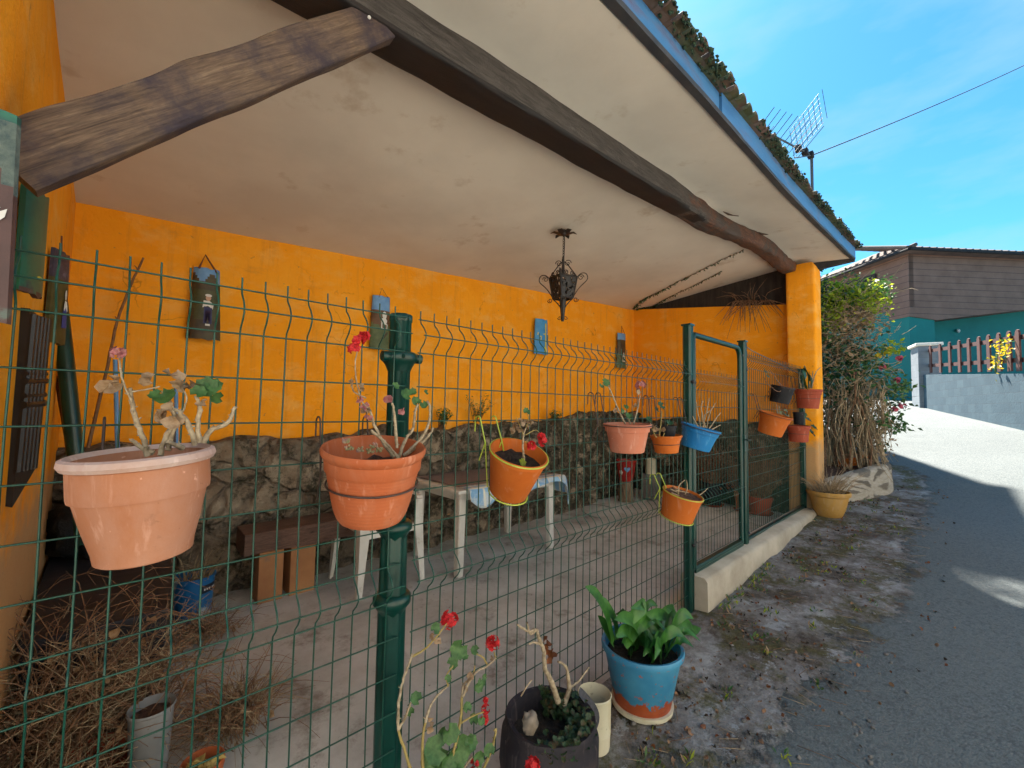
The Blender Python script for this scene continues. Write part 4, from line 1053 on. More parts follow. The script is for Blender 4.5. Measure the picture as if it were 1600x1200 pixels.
# blue peeling pot with strap leaves
g = Vector((1.935, -.225, street(1.935)+.004)); h = .275; r = .185
root = thing('potted_plant', 'blue pot with peeling paint showing orange, full of green strap leaves', 'potted plant', g)
b = MB(); b.lathe([(.001, 0), (r*.72, 0), (r*.76, .006), (r*.78, .028), (r*.74, .028), (.001, .02)], 48, g); b.build('saucer', 'pot_white', root)
b = pot_mesh(r, h, 'plain', .70); b.xf(Matrix.Translation(g+Vector((0, 0, h+.012))))
b.lathe([(r*.97, h-.016), (r*1.03, h-.012), (r*1.045, h+.004), (r*1.02, h+.014), (r*.95, h+.012)], 48, g)
po = b.build('pot', 'peel', root, sharp=35)
soil_mesh(r*.9, h-.035).xf(Matrix.Translation(g)).build('soil', 'soil', root, sharp=180)
b = MB(); y0 = g.y
for pts, w in (([(955, 1000), (945, 960), (930, 930), (914, 916)], .042), ([(962, 1000), (958, 970), (945, 945), (938, 932)], .04), ([(958, 1005), (946, 985), (934, 962)], .045),
               ([(972, 1005), (985, 965), (1005, 945), (985, 950)], .045), ([(975, 1008), (1000, 975), (1030, 960), (1055, 975)], .042), ([(1000, 1008), (1006, 970), (1004, 948), (1000, 942)], .05),
               ([(1012, 1010), (1025, 975), (1045, 955), (1060, 965)], .05), ([(1030, 1012), (1042, 980), (1050, 955), (1042, 950)], .046), ([(1040, 1014), (1060, 985), (1080, 985), (1095, 982)], .042),
               ([(1015, 1008), (1012, 990), (1013, 1010), (1012, 1032)], .056), ([(985, 1010), (984, 996), (984, 1015), (985, 1035)], .045), ([(992, 1006), (975, 985), (962, 995)], .036),
               ([(1025, 1010), (1030, 990), (1040, 1000), (1044, 1020)], .04), ([(1005, 1008), (990, 975), (975, 965), (960, 968)], .04), ([(1035, 1010), (1050, 990), (1072, 975), (1085, 985)], .04), ([(1018, 1008), (1020, 985), (1028, 968), (1034, 985)], .05)):
    dy = random.uniform(-.10, .08)
    strap(b, [PY(x, yy, y0+dy*(.3+.7*i/(len(pts)-1))) for i, (x, yy) in enumerate(pts)], w*1.2, .35)
for i in range(22):
    a = random.uniform(0, 6.28); L = random.uniform(.09, .17); q = g+Vector((random.uniform(-.1, .1), random.uniform(-.1, .1), h-.03)); d = Vector((math.cos(a), math.sin(a), 0))
    strap(b, [q, q+d*L*.35+Vector((0, 0, L*.7)), q+d*L*.8+Vector((0, 0, L*.95)), q+d*L*1.3+Vector((0, 0, L*.7))], random.uniform(.03, .05), .35)
b.build('leaves', 'leafstrap', root, sharp=180)
# big dark pot with stumps
g = Vector((1.222, -.262, street(1.25)-.01)); h = .345; r = .165
root = thing('potted_plant', 'big dark glazed pot with two bare woody stumps and creeping green leaves', 'potted plant', g)
b = MB(); o = [(.001, 0), (r*.7, 0), (r*.95, .09), (r*1.08, .2), (r*1.06, h-.05), (r*.97, h-.02), (r*1.0, h), (r*.97, h+.012), (r*.86, h+.006), (r*.82, h-.03), (r*.8, h-.12), (.001, h-.12)]
b.lathe(o, 56, g, wob=.05); b.build('pot', 'pot_dark', root, sharp=45)
soil_mesh(r*.84, h-.06, amp=.14).xf(Matrix.Translation(g)).build('soil', 'soil', root, sharp=180)
b = MB(); b.ball(PY(828, 1124, g.y-.04)-Vector((0, 0, .012)), .028, 12, 9, (1, .8, 1.25), .5, seed=4); b.build('stone', 'pebble', root, sharp=180)
y0 = g.y
def stump(lists, r0, r1):
    for L in lists:
        pts = [PY(a, c, y0+.02) for a, c in L]; sp = smooth_path(pts, 5, .0016)
        b = MB(); b.tube(sp, [lerp(r0, r1, (i/(len(sp)-1))**.8)*random.uniform(.88, 1.14) for i in range(len(sp))], 9)
        b.build('stump', 'stemtan', root, sharp=70)
stump([[(872, 1096), (862, 1066), (852, 1045), (849, 1015), (842, 998), (838, 984), (825, 986), (808, 976)]], .012, .0035)
stump([[(880, 1104), (889, 1080), (888, 1060), (884, 1042), (872, 1034)]], .012, .004)
stump([[(889, 1074), (902, 1066), (912, 1054), (920, 1043)], [(838, 984), (828, 990), (824, 972)], [(848, 1010), (838, 1004), (826, 1006)]], .0055, .003)
b = MB()
for px, py in ((852, 1000), (850, 1010), (856, 1006), (862, 1022), (858, 1030), (866, 1024), (855, 1018)):
    dry_leaf(b, PY(px, py, y0+.03), .017)
b.build('dry_leaves', 'leafrust', root, sharp=180)
b = MB()
for i in range(620):
    a = random.uniform(-2.7, 1.0); q = random.uniform(.30, 1.0)**.7*.98
    x, yy = math.cos(a)*r*q, math.sin(a)*r*q
    if x < -.02 and yy > -.09 and random.random() < .8: continue
    c = g+Vector((x, yy, h-.05+random.uniform(.0, .05)+.02*(q > .75)))
    round_leaf(b, c, (random.uniform(-.6, .6), random.uniform(-.9, .2), 1), random.uniform(.006, .0125))
b.build('creeping_leaves', mk_leaf('creeping_leaf', (.02, .05, .018), (.05, .095, .03), (.09, .06, .025), 90), root, sharp=180)
b = MB(); q = [PY(x, yy, y0-.02) for x, yy in ((814, 1088), (822, 1074), (831, 1062))]; b.tube(q, [.0025, .0018], 5); b.build('twig', 'drystraw', root)
# white enamel pot
g = Vector((1.585, -.20, street(1.585))); r = .070; h = .215
o = MB(); o.lathe([(.001, 0), (r*.9, 0), (r*.93, .01), (r*.97, h*.3), (r*.985, h*.32), (r*.97, h*.34), (r, h-.006), (r*1.03, h), (r*.99, h+.004), (r*.96, h-.004), (r*.92, .06), (.001, .06)], 40, g)
root = thing('enamel_pot', 'cream enamel pot with dark earth, between the dark glazed pot and blue pot', 'pot', g)
o.build('pot', 'pot_white', root, sharp=40)
soil_mesh(r*.93, .12).xf(Matrix.Translation(g)).build('soil', 'soil', root, sharp=180)
b = MB(); strap(b, [PY(x, yy, -.30) for x, yy in ((904, 1080), (920, 1100), (932, 1120), (930, 1144))], .035, .3); b.build('dead_leaf', mk_leaf('grey_leaf', (.05, .05, .06), (.1, .1, .115)), root, sharp=180)
# ochre pot by the pillar
g = Vector((5.98, -.235, street(5.98)-.005)); r = .205; h = .285
root = thing('potted_plant', 'ochre ceramic bowl pot of dry grass at the foot of the orange pillar', 'potted plant', g)
b = pot_mesh(r, h, 'bowl', .6); b.xf(Matrix.Translation(g+Vector((0, 0, h)))); b.build('pot', 'pot_yellow', root, sharp=35)
soil_mesh(r*.88, h-.03).xf(Matrix.Translation(g)).build('soil', 'soil', root, sharp=180)
b = MB()
for i in range(150):
    a = random.uniform(0, 6.28); q = random.uniform(0, r*.8); s_ = g+Vector((q*math.cos(a), q*math.sin(a), h-.02)); L = random.uniform(.12, .42); e = random.uniform(.3, 1.1)
    a2 = a+random.uniform(-.6, .6); d = Vector((math.cos(a2)*e, math.sin(a2)*e, 1)).normalized()
    b.tube([s_, s_+d*L*.5, s_+d*L+Vector((0, 0, -L*.3*e))], [.0032, .0012], 4)
b.build('dry_grass', 'drystraw', root)
# foreground geranium (its pot stands just below the picture)
gx = PY(690, 1200, -.27).x
g = Vector((gx, -.27, street(gx)-.005))
root = thing('potted_plant', 'leggy geranium with red flower clusters growing in front of the fluted post', 'potted plant', g)
b = pot_mesh(.13, .17, 'step', .7); b.xf(Matrix.Translation(g+Vector((.0, -.02, .165)))); b.build('pot', 'pot_terra', root, sharp=35)
soil_mesh(.115, .145).xf(Matrix.Translation(g+Vector((0, -.02, 0)))).build('soil', 'soil', root, sharp=180)
y = -.27
stems(root, y, [[(660, 1260), (646, 1215), (630, 1165), (622, 1140)], [(670, 1260), (661, 1200), (661, 1150), (665, 1128)], [(700, 1260), (706, 1190), (716, 1145), (721, 1110), (722, 1090)], [(720, 1262), (745, 1220), (765, 1180), (775, 1142), (772, 1142)]], .0048, .0036, 'stemgreen', .0008)
stems(root, y, [[(622, 1140), (622, 1110), (626, 1080), (632, 1055), (642, 1030), (644, 1022)], [(622, 1140), (634, 1118), (642, 1098)], [(665, 1128), (672, 1105), (686, 1084), (700, 1072)], [(722, 1090), (730, 1072), (742, 1052), (762, 1040), (775, 1028)], [(722, 1092), (724, 1070), (736, 1062)], [(690, 1260), (726, 1200), (738, 1182)]], .0042, .0026, 'stemtan')
stems(root, y, [[(644, 1026), (664, 1014), (678, 1000), (690, 985), (698, 974)], [(762, 1040), (755, 1028), (745, 1022)], [(775, 1030), (772, 1018)], [(700, 1072), (698, 1055), (708, 1040)], [(720, 1130), (740, 1118), (758, 1112)], [(738, 1062), (742, 1040)]], .003, .0018, 'stemgreen', .0006, 5)
leaves(root, y, [(717, 1014, .026), (742, 1016, .014), (707, 1036, .017), (650, 1091, .016), (680, 1172, .034), (722, 1168, .034), (704, 1146, .026), (752, 1066, .013), (748, 1074, .014), (730, 1105, .014), (740, 1124, .016), (680, 982, .015), (688, 1190, .03), (700, 1190, .026), (808, 1192, .02), (757, 1058, .009), (690, 1150, .022), (712, 1190, .03), (668, 1192, .024), (736, 1160, .02), (726, 1024, .012), (700, 1060, .010), (641, 1112, .011), (752, 1126, .012), (764, 1172, .018), (748, 1186, .02)], dep=.03)
dryleaves(root, y, [(674, 996, .010), (684, 1002, .010), (673, 1126, .011), (670, 1140, .010), (732, 1060, .012), (728, 1080, .012), (768, 1026, .010)])
flowers(root, y, [(703, 968, .025), (770, 1005, .022)], 'red', 'flower', 30, .0088)
flowers(root, y, [(759, 1108, .013), (757, 1124, .012), (741, 1194, .012), (759, 1094, .005)], 'red', 'flower', 11, .007)
flowers(root, y-.12, [(832, 1196, .020)], 'red', 'flower', 22, .011)
stems(root, y-.1, [[(780, 1280), (812, 1230), (831, 1202)]], .003, .002, 'stemgreen')

# ------------------------------------------------------------------ inside the porch
def fl(px, py): return PP(px, py, (0, 0, 1), 0)
# white table with cloth
root = thing('table', 'white plastic table with a plum and blue cloth against the back wall', 'table', (2.66, 1.8, 0))
tx0, tx1, ty0, ty1 = 2.04, 3.29, 1.42, 2.2
b = MB(); b.box(tx0, tx1, ty0, ty1, .665, .695); b.box(tx0+.05, tx1-.05, ty0+.05, ty1-.05, .60, .665); b.build('tabletop', 'white', root, bevel=.008)
for lx, ly in ((2.118, 1.50), (2.13, 2.13), (3.22, 2.12), (3.19, 1.50)):
    b = MB(); sx = 1 if lx > 2.6 else -1; sy = 1 if ly > 1.8 else -1
    b.hexa([(lx-.03+sx*.012, ly-.03+sy*.01, 0), (lx+.03+sx*.012, ly-.03+sy*.01, 0), (lx+.03+sx*.012, ly+.03+sy*.01, 0), (lx-.03+sx*.012, ly+.03+sy*.01, 0)], [(lx-.035, ly-.035, .62), (lx+.035, ly-.035, .62), (lx+.035, ly+.035, .62), (lx-.035, ly+.035, .62)])
    b.build('leg', 'white', root, bevel=.012)
cl = MB()
cx0, cx1, cy0, cy1 = tx0+.10, tx1+.02, ty0-.015, ty1
def clothp(u, v):
    x = lerp(cx0-.02, cx1+.16, u); y = lerp(cy0-.17, cy1, v); z = .703
    dx = max(0, x-cx1); dy = max(0, cy0-y)
    x = min(x, cx1+.012+.15*dx); y = max(y, cy0-.012-.15*dy)
    sag = .0
    corner = (.10*math.exp(-((u-.10)/.10)**2)+.13*math.exp(-((u-.93)/.07)**2)+.05*math.exp(-((u-.45)/.12)**2))
    drop = dy*(.25+7*corner)+dx*1.1
    z -= drop*1.0
    if dy > 0: y += .012*math.sin(u*28)*min(1, dy*9)
    return Vector((x, y, z+.002*nz((u*9, v*9, 0))))
cl.grid(60, 34, clothp)
for i, f in enumerate(cl.f):
    c = sum((cl.v[k] for k in f), Vector())/len(f)
    cl.m[i] = 1 if (c.z > .695 and c.y > cy0+.10) else 0
cl = cl.build('tablecloth', ['cloth', 'clothtop'], None, sharp=180)
recentre(cl, (2.66, 1.8, .70)); tag(cl, 'plum and blue patterned oilcloth lying on the white table', 'tablecloth')
sm = cl.modifiers.new('Solid', 'SOLIDIFY'); sm.thickness = .003; sm.offset = 1
# plastic armchair
root = thing('chair', 'white plastic armchair behind the ribbed terracotta pot', 'chair', (1.6, 1.88, 0))
cx, cy = 1.6, 1.88
b = MB()
def seat(u, v):
    x = lerp(-.215, .215, u); y = lerp(-.21, .2, v)
    return Vector((cx+x, cy+y, .43-.02*math.cos(x*6)*math.cos(y*6)+.012))
b.slab(12, 12, seat, (0, 0, -.02)); b.box(cx-.225, cx+.225, cy-.225, cy-.2, .39, .445); b.build('seat', 'white', root)
b = MB()
for k in range(7):
    x = cx-.17+k*.34/6; b.hexa([(x-.017, cy+.20, .43), (x+.017, cy+.20, .43), (x+.017, cy+.215, .43), (x-.017, cy+.215, .43)], [(x-.017, cy+.27, .80), (x+.017, cy+.27, .80), (x+.017, cy+.285, .80), (x-.017, cy+.285, .80)])
b.tube(smooth_path([(cx-.21, cy+.2, .44), (cx-.215, cy+.26, .68), (cx-.15, cy+.285, .82), (cx, cy+.29, .85), (cx+.15, cy+.285, .82), (cx+.215, cy+.26, .68), (cx+.21, cy+.2, .44)], 5), .018, 8)
b.build('backrest', 'white', root)
for s_ in (-1, 1):
    b = MB(); b.loft([[Vector((cx+s_*.245+dx, yy+dy_, z)) for dx, dy_ in ((-.025, -.01), (.025, -.01), (.025, .012), (-.025, .012))] for yy, z in ((cy-.215, .62), (cy-.19, .65), (cy, .665), (cy+.2, .66), (cy+.26, .66))]); b.build('armrest', 'white', root, bevel=.006)
for sx, sy in ((-1, -1), (1, -1), (1, 1), (-1, 1)):
    b = MB(); rings = []
    hi = .63 if sy < 0 else .45
    for z, w in ((0, .017), (.2, .024), (.42, .034), (hi, .026)):
        o_ = .255-.035*(z/.45) if z < .43 else .225
        x = cx+sx*o_; yy = cy+sy*(.25-.04*(z/.45) if z < .43 else .212)
        rings.append([Vector((x+sx*w, yy+sy*w, z)), Vector((x-sx*w*1.1, yy+sy*w, z)), Vector((x-sx*w*1.1, yy+sy*w*.45, z)), Vector((x+sx*w*.3, yy+sy*w*.4, z)), Vector((x+sx*w*.35, yy-sy*w*1.1, z)), Vector((x+sx*w, yy-sy*w*1.1, z))])
    b.loft(rings); b.build('leg', 'white', root, sharp=30)
# bench of plank on bricks
root = thing('bench', 'low bench, brown timber slab on upright hollow bricks by the stone wall', 'bench', (1.05, 2.08, 0))
b = MB(); rings = []
for i in range(21):
    x = lerp(.70, 1.45, i/20); w = .012*nz((x*4, 0, 0))
    rings.append([Vector((x, 1.96+w, .345+w)), Vector((x, 1.95+w, .49)), Vector((x, 2.2, .50)), Vector((x, 2.2, .345))])
b.loft(rings); b.build('seat', 'plank', root, sharp=30, bevel=.006)
for x0_, x1_ in ((.80, .955), (1.0, 1.17)):
    b = MB(); b.box(x0_, x1_, 1.99, 2.18, floor_z(x0_, 2.1), .343); b.build('leg', 'brick', root, bevel=.004)
# blue tin bucket with dry plant
g = Vector((.44, 2.0, 0)); g = fl(318, 938); g.y = min(g.y, 2.12); g = Vector((.455, 2.08, 0))
root = thing('bucket', 'blue paint bucket with a dark label holding dry stalks, beside the bench', 'bucket', g)
b = MB(); b.lathe([(.001, 0), (.098, 0), (.10, .01), (.112, .25), (.118, .252), (.118, .262), (.108, .262), (.1, .05), (.001, .05)], 36, g); pb = b.build('tin', 'bucket', root, sharp=40)
b = MB()
def lab(u, v):
    a = lerp(-1.35, -.35, u); rr = .1085+.012*v*.3
    return g+Vector((rr*1.012*math.cos(a), rr*1.012*math.sin(a), lerp(.165, .215, v)))
b.grid(10, 2, lab); b.build('label', 'label', pb)
b = MB()
for k in range(6):
    a = -1.2+k*.13
    b.grid(1, 1, lambda u, v: g+Vector((.1145*math.cos(a+u*.08), .1145*math.sin(a+u*.08), .183+v*.012)))
b.build('label_print', 'paintwhite', pb)
soil_mesh(.1, .2).xf(Matrix.Translation(g)).build('soil', 'soil', root, sharp=180)
b = MB()
for i in range(46):
    s_ = g+Vector((random.uniform(-.07, .07), random.uniform(-.07, .07), .2)); d = Vector((random.uniform(-.6, .9), random.uniform(-.9, .4), 1)).normalized(); L = random.uniform(.12, .34)
    b.tube([s_, s_+d*L*.6, s_+d*L+Vector((0, 0, -.06))], [.006 if i % 6 == 0 else .003, .0015], 5)
b.build('dry_stalks', 'drystraw', root)
# dark chest by the side wall
root = thing('chest', 'dark stained low chest against the left side wall', 'chest', (.1, 1.6, 0))
b = MB(); b.hexa([(-.185, 1.0, 0), (.225, 1.0, 0), (.31, 2.16, 0), (-.185, 2.16, 0)], [(-.185, 1.0, .47), (.225, 1.0, .47), (.31, 2.16, .47), (-.185, 2.16, .47)]); b.build('body', 'darkbox', root, bevel=.006)
b = MB(); b.hexa([(-.19, .97, .475), (.245, .97, .475), (.335, 2.18, .475), (-.19, 2.18, .475)], [(-.19, .97, .505), (.245, .97, .505), (.335, 2.18, .505), (-.19, 2.18, .505)]); b.build('lid', 'darkbox', root, bevel=.006)
# black sacks
b = MB(); b.ball((-.05, 2.0, .66), .17, 26, 18, (.85, .85, 1.0), .55, seed=3); b.ball((.02, 2.08, .82), .09, 20, 12, (1, 1, 1.2), .8, seed=9)
o = recentre(b.build('sack', 'sack', None, sharp=180), (-.05, 2.0, .51)); tag(o, 'crumpled black polythene sack on the dark chest', 'sack')
# stump with red heart pot
g = Vector((5.42, 2.02, floor_z(5.42, 2.0)))
b = MB(); b.lathe([(.001, 0), (.115, 0), (.10, .03), (.098, .15), (.092, .27), (.085, .28), (.001, .28)], 24, g, wob=.1); o = recentre(b.build('stump', 'stump', None, sharp=50), g); tag(o, 'pale round log stump under the red pot', 'stump')
g2 = g+Vector((0, 0, .282))
root = thing('flowerpot', 'red enamel pot painted with a blue heart, standing on the log stump', 'pot', g2)
b = MB(); b.lathe([(.001, 0), (.09, 0), (.093, .008), (.145, .28), (.15, .285), (.145, .295), (.13, .29), (.09, .05), (.001, .05)], 36, g2); pb = b.build('pot', 'redpot', root, sharp=40)
def on_pot(a, z, g=g2):
    rr = lerp(.0925, .145, (z-.008)/.272)+.003
    return g+Vector((rr*math.cos(a), rr*math.sin(a), z))
A0 = math.atan2(CAM.y-g2.y, CAM.x-g2.x)
def decal(b, poly, a0, z0, mi=0):
    c = on_pot(a0, z0); vs = [c]+[on_pot(a0+u/.12, z0+v) for u, v in poly]; n = len(poly)
    b.add(vs, [(0, 1+i, 1+(i+1) % n) for i in range(n)], mi)
b = MB(); hp = []
for i in range(28):
    t = 2*math.pi*i/28; hp.append((.0026*16*math.sin(t)**3, .0026*(13*math.cos(t)-5*math.cos(2*t)-2*math.cos(3*t)-math.cos(4*t))))
decal(b, hp, A0+.12, .175); b.build('heart', 'skyblue', pb)
b = MB()
for k in range(5):
    a = k*2*math.pi/5; decal(b, [(.018*math.cos(a)+.014*math.cos(t), .018*math.sin(a)+.014*math.sin(t)) for t in [2*math.pi*i/10 for i in range(10)]], A0-.62, .13)
b.build('painted_flower', 'paintwhite', pb)
soil_mesh(.135, .27).xf(Matrix.Translation(g2)).build('soil', 'soil', root, sharp=180)
# block with tin
g = Vector((5.72, 1.80, floor_z(5.72, 1.8)))
b = MB(); b.box(g.x-.1, g.x+.1, g.y-.1, g.y+.1, g.z, g.z+.36); o = recentre(b.build('concrete_block', 'block2', None, bevel=.01), g); tag(o, 'upright grey concrete block carrying the white tin', 'block')
g2 = g+Vector((0, 0, .362)); b = MB(); b.lathe([(.001, 0), (.075, 0), (.075, .2), (.079, .205), (.075, .21), (.068, .2), (.065, .03), (.001, .03)], 28, g2)
o = recentre(b.build('tin', 'pot_white', None, sharp=40), g2); tag(o, 'plain white tin pot on top of the grey block', 'tin')
# wire hoop on the floor
c = Vector((4.42, 2.02, 0)); c = fl(912, 796); c.z = .012; c.y = min(c.y, 1.97)
b = MB(); b.tube([c+Vector((.27*math.cos(a), .22*math.sin(a), .012+.04*math.sin(a))) for a in [2*math.pi*i/48 for i in range(49)]], .007, 8)
o = recentre(b.build('hoop', 'greywire', None), c); tag(o, 'grey wire hoop lying on the floor beside the table', 'hoop')
# pots behind the gate
DG = 'old pots standing behind the gate'
def dead_bush(b, g, r, n, L, spread=.5, rr=.003):
    for i in range(n):
        a = random.uniform(0, 6.28); s_ = g+Vector((random.uniform(-r, r)*.6, random.uniform(-r, r)*.6, 0))
        d = Vector((math.cos(a)*random.uniform(0, spread), math.sin(a)*random.uniform(0, spread), 1)).normalized(); l = L*random.uniform(.4, 1)
        m_ = s_+d*l*.5+jit((0, 0, 0), l*.08); e = s_+d*l+jit((0, 0, 0), l*.15)
        b.tube([s_, m_, e], [rr, rr*.4], 4)
        for k in range(2):
            e2 = m_+Vector((random.uniform(-1, 1), random.uniform(-1, 1), random.uniform(0, 1))).normalized()*l*.3; b.tube([m_, e2], [rr*.6, rr*.3], 3)
for (px, py, r, h, mat, lab_, L) in ((1117, 788, .135, .30, 'pot_black', 'black ribbed pot on a red saucer seen through the gate', .5), (1178, 788, .11, .24, 'pot_pale', 'pale terracotta pot of dead stems just right of the gate', .45), (1212, 786, .14, .2, 'pot_red', 'low red-brown pot with a dead bush beside the pillar', .75)):
    d = _ray(px, py); t = 1.0
    g = None
    for i in range(400):
        q = CAM+d*(i*.00003)
        if q.z <= floor_z(q.x, q.y) and q.y > .05: g = q; break
    g.x = min(g.x, 5.95)
    g.z = floor_z(g.x, g.y)
    root = thing('potted_plant', lab_, 'potted plant', g, DG)
    b = pot_mesh(r, h, 'plain', .75, n=36); b.xf(Matrix.Translation(g+Vector((0, 0, h+.012)))); b.build('pot', mat, root, sharp=35)
    b = MB(); b.lathe([(.001, 0), (r*.9, 0), (r*1.05, .022), (r*1.0, .022), (.001, .008)], 32, g); b.build('saucer', 'pot_red', root)
    soil_mesh(r*.88, h-.02).xf(Matrix.Translation(g)).build('soil', 'soil', root, sharp=180)
    b = MB(); dead_bush(b, g+Vector((0, 0, h-.03)), r, 170, L+.2, .8); b.build('dead_stems', 'drytwig', root)
    b = MB()
    for i in range(260): dry_leaf(b, g+Vector((random.gauss(0, r*1.1), random.gauss(0, r*.9), h+random.uniform(.02, L*.85))), random.uniform(.01, .022))
    b.build('dead_leaves', 'leafrust', root, sharp=180)
# weeds growing on the plinth ledge
WG = 'weeds growing out of the stone plinth'
for px, py, hh, n, lab_ in ((690, 665, .22, 30, 'small green fern tuft on the plinth right of the fluted post'), (745, 655, .34, 16, 'thin sprig with tiny leaves on the plinth above the table'), (865, 660, .2, 26, 'low weed tuft on the plinth left of the salmon pot')):
    g = PY(px, py, 2.24); b = MB()
    for i in range(n):
        d = Vector((random.uniform(-.7, .7), random.uniform(-.9, .1), 1)).normalized(); L = hh*random.uniform(.5, 1); e = g+d*L
        b.tube([g+Vector((random.uniform(-.05, .05), 0, -.03)), g+d*L*.6, e+Vector((0, 0, -L*.15))], [.003, .001], 3, 0)
        for k in range(7):
            q = g.lerp(e, (k+1)/8); pointy_leaf(b, q, (random.uniform(-1, 1), random.uniform(-1, .3), random.uniform(-.1, .7)), .04, .014, mi=1)
    o = recentre(b.build('weed', ['drytwig', 'leaf'], None, sharp=180), g); tag(o, lab_, 'weed', WG)
# dry plants heaped inside the fence on the left
HP = 'dry plants heaped in the left corner of the porch'
def dry_heap(g, rx, ry, hh, n, L, label, leafn=60, name='dry_plant'):
    root = thing(name, label, 'dry plant', g, HP)
    b = MB()
    for i in range(n):
        s_ = Vector(g)+Vector((random.gauss(0, rx*.4), random.gauss(0, ry*.4), random.uniform(0, hh*.6)))
        a = random.uniform(0, 6.28); l = L*random.uniform(.35, 1); el = random.uniform(.1, 2.2)
        d = Vector((math.cos(a), math.sin(a), el)).normalized()
        p1 = s_+d*l*.5+jit((0, 0, 0), l*.06); p2 = s_+d*l+Vector((0, 0, -l*.28))+jit((0, 0, 0), l*.08)
        b.tube(smooth_path([s_, p1, p2], 3), [random.uniform(.0014, .0032), .0007], 4, random.choice((0, 0, 0, 0, 1)))
        if i % 3 == 0:
            for k in range(5):
                q = p1.lerp(p2, k/5); b.tube([q, q+Vector((random.uniform(-1, 1), random.uniform(-1, 1), random.uniform(-.4, .8))).normalized()*l*.16], [.0011, .0006], 3, 1)
    b.build('stalks', ['drytwig', 'drystraw'], root)
    b = MB()
    for i in range(leafn):
        dry_leaf(b, Vector(g)+Vector((random.gauss(0, rx*.6), random.gauss(0, ry*.6), random.uniform(.02, hh))), random.uniform(.008, .022))
    b.build('dead_leaves', 'leafdry', root, sharp=180)
    return root
dry_heap((-.16, .40, -.04), .20, .2, .40, 640, .36, 'tangle of dry brown stalks nearest the left end of the fence')
dry_heap((.02, .80, .0), .28, .18, .58, 800, .46, 'tangle of dry brown stalks against the dark chest')
dry_heap((.44, .80, -.02), .14, .14, .16, 260, .34, 'sparse dry stalks spilling onto the concrete beside the white tub', 26)
dry_heap((.46, 1.72, 0), .16, .14, .06, 190, .30, 'flat dry straw around the foot of the blue bucket', 20)
dry_heap((.08, .34, -.12), .12, .10, .24, 190, .26, 'small dry tangle in front of the white tub', 14)
g = Vector((.16, .60, -.01)); root = thing('tub', 'small white tub of dead stems among the dry plants', 'pot', g)
b = MB(); b.lathe([(.001, 0), (.044, 0), (.046, .01), (.062, .33), (.067, .335), (.065, .342), (.057, .33), (.05, .2), (.001, .2)], 32, g); b.build('pot', 'greyplastic', root, sharp=40)
soil_mesh(.057, .315).xf(Matrix.Translation(g)).build('soil', 'soilred', root, sharp=180)
g = Vector((.03, .66, -.02)); root = thing('flowerpot', 'rusty terracotta pot buried in the dry plants at lower left', 'pot', g)
b = pot_mesh(.10, .2, 'plain', .7); b.xf(Matrix.Translation(g+Vector((0, 0, .2))) @ Matrix.Rotation(R(20), 4, 'X')); b.build('pot', 'pot_red', root, sharp=35)
g = Vector((.292, .47, floor_z(.29, .47))); root = thing('flowerpot', 'small terracotta pot of yellow dead leaves at the bottom edge of the picture', 'pot', g)
b = pot_mesh(.064, .22, 'plain', .7); b.xf(Matrix.Translation(g+Vector((0, 0, .22)))); b.build('pot', 'pot_terra', root, sharp=35)
b = MB()
for i in range(22): dry_leaf(b, g+Vector((random.uniform(-.04, .04), random.uniform(-.04, .04), .205+random.uniform(-.02, .02))), .02)
b.build('dead_leaves', mk_leaf('yellow_dead', (.4, .28, .07), (.55, .42, .16)), root, sharp=180)
root = thing('dry_plant', 'tall thin arching dry stalks standing behind the other dry plants', 'dry plant', (.05, .9, 0), HP)
b = MB()
for i in range(70):
    s_ = Vector((random.gauss(-.04, .12), random.gauss(.88, .1), .1)); a = random.uniform(-1.0, 2.6); L = random.uniform(.3, .75); o_ = Vector((math.cos(a), math.sin(a)*.6-.2, 0))
    b.tube(smooth_path([s_, s_+o_*L*.15+Vector((0, 0, L*.6)), s_+o_*L*.45+Vector((0, 0, L*.85)), s_+o_*L*.8+Vector((0, 0, L*.7))], 3, .004), [.0022, .0007], 4)
    for k in range(3):
        q = s_+o_*L*.45+Vector((0, 0, L*.85)); b.tube([q, q+jit((0, 0, 0), .07)], [.001, .0005], 3)
b.build('stalks', 'drytwig', root)
# canes and poles leaning in the left corner
b = MB(); pts = [PY(137, 700, 2.18), PY(152, 640, 2.2), PY(168, 570, 2.22), PY(184, 500, 2.25), PY(204, 446, 2.28), PY(224, 403, 2.33)]
sp = smooth_path(pts, 4, .002); b.tube(sp, [.010, .006], 7)
for i in range(3, len(sp)-1, 3): b.tube([sp[i], sp[i]+Vector((random.uniform(-.03, .03), -.01, .02))], [.005, .002], 4)
o = recentre(b.build('cane', 'bamboo', None), pts[0]); tag(o, 'long thin brown cane leaning on the back wall', 'cane')
b = MB(); pts = [PY(132, 850, 1.75), PY(100, 540, 1.9), PY(92, 470, 2.0)]; b.tube(smooth_path(pts, 4), .034, 10); o = recentre(b.build('pole', 'postgreen', None), pts[0]); tag(o, 'dark green pole leaning in the left corner behind the painted tile', 'pole')
b = MB(); pts = [PY(110, 700, 1.85), PY(98, 640, 1.9), PY(89, 588, 1.95)]; b.tube(smooth_path(pts, 4), [.016, .010], 8); o = recentre(b.build('stick', 'cord', None), pts[0]); tag(o, 'short red-brown stick beside the dark green pole', 'stick')
SG = 'thin blue stakes behind the large bleached pot'
for (a, c), lab_ in ((((180, 562), (184, 720)), 'thin blue stake nearer the dark green pole'), (((275, 600), (276, 720)), 'thin blue stake nearer the ribbed pot')):
    b = MB(); q0, q1 = PY(*c, 1.9), PY(*a, 1.95); b.tube([q0-(q1-q0)*.6, q1], .010, 8); o = recentre(b.build('stake', 'skyblue', None), q0); tag(o, lab_, 'stake', SG)

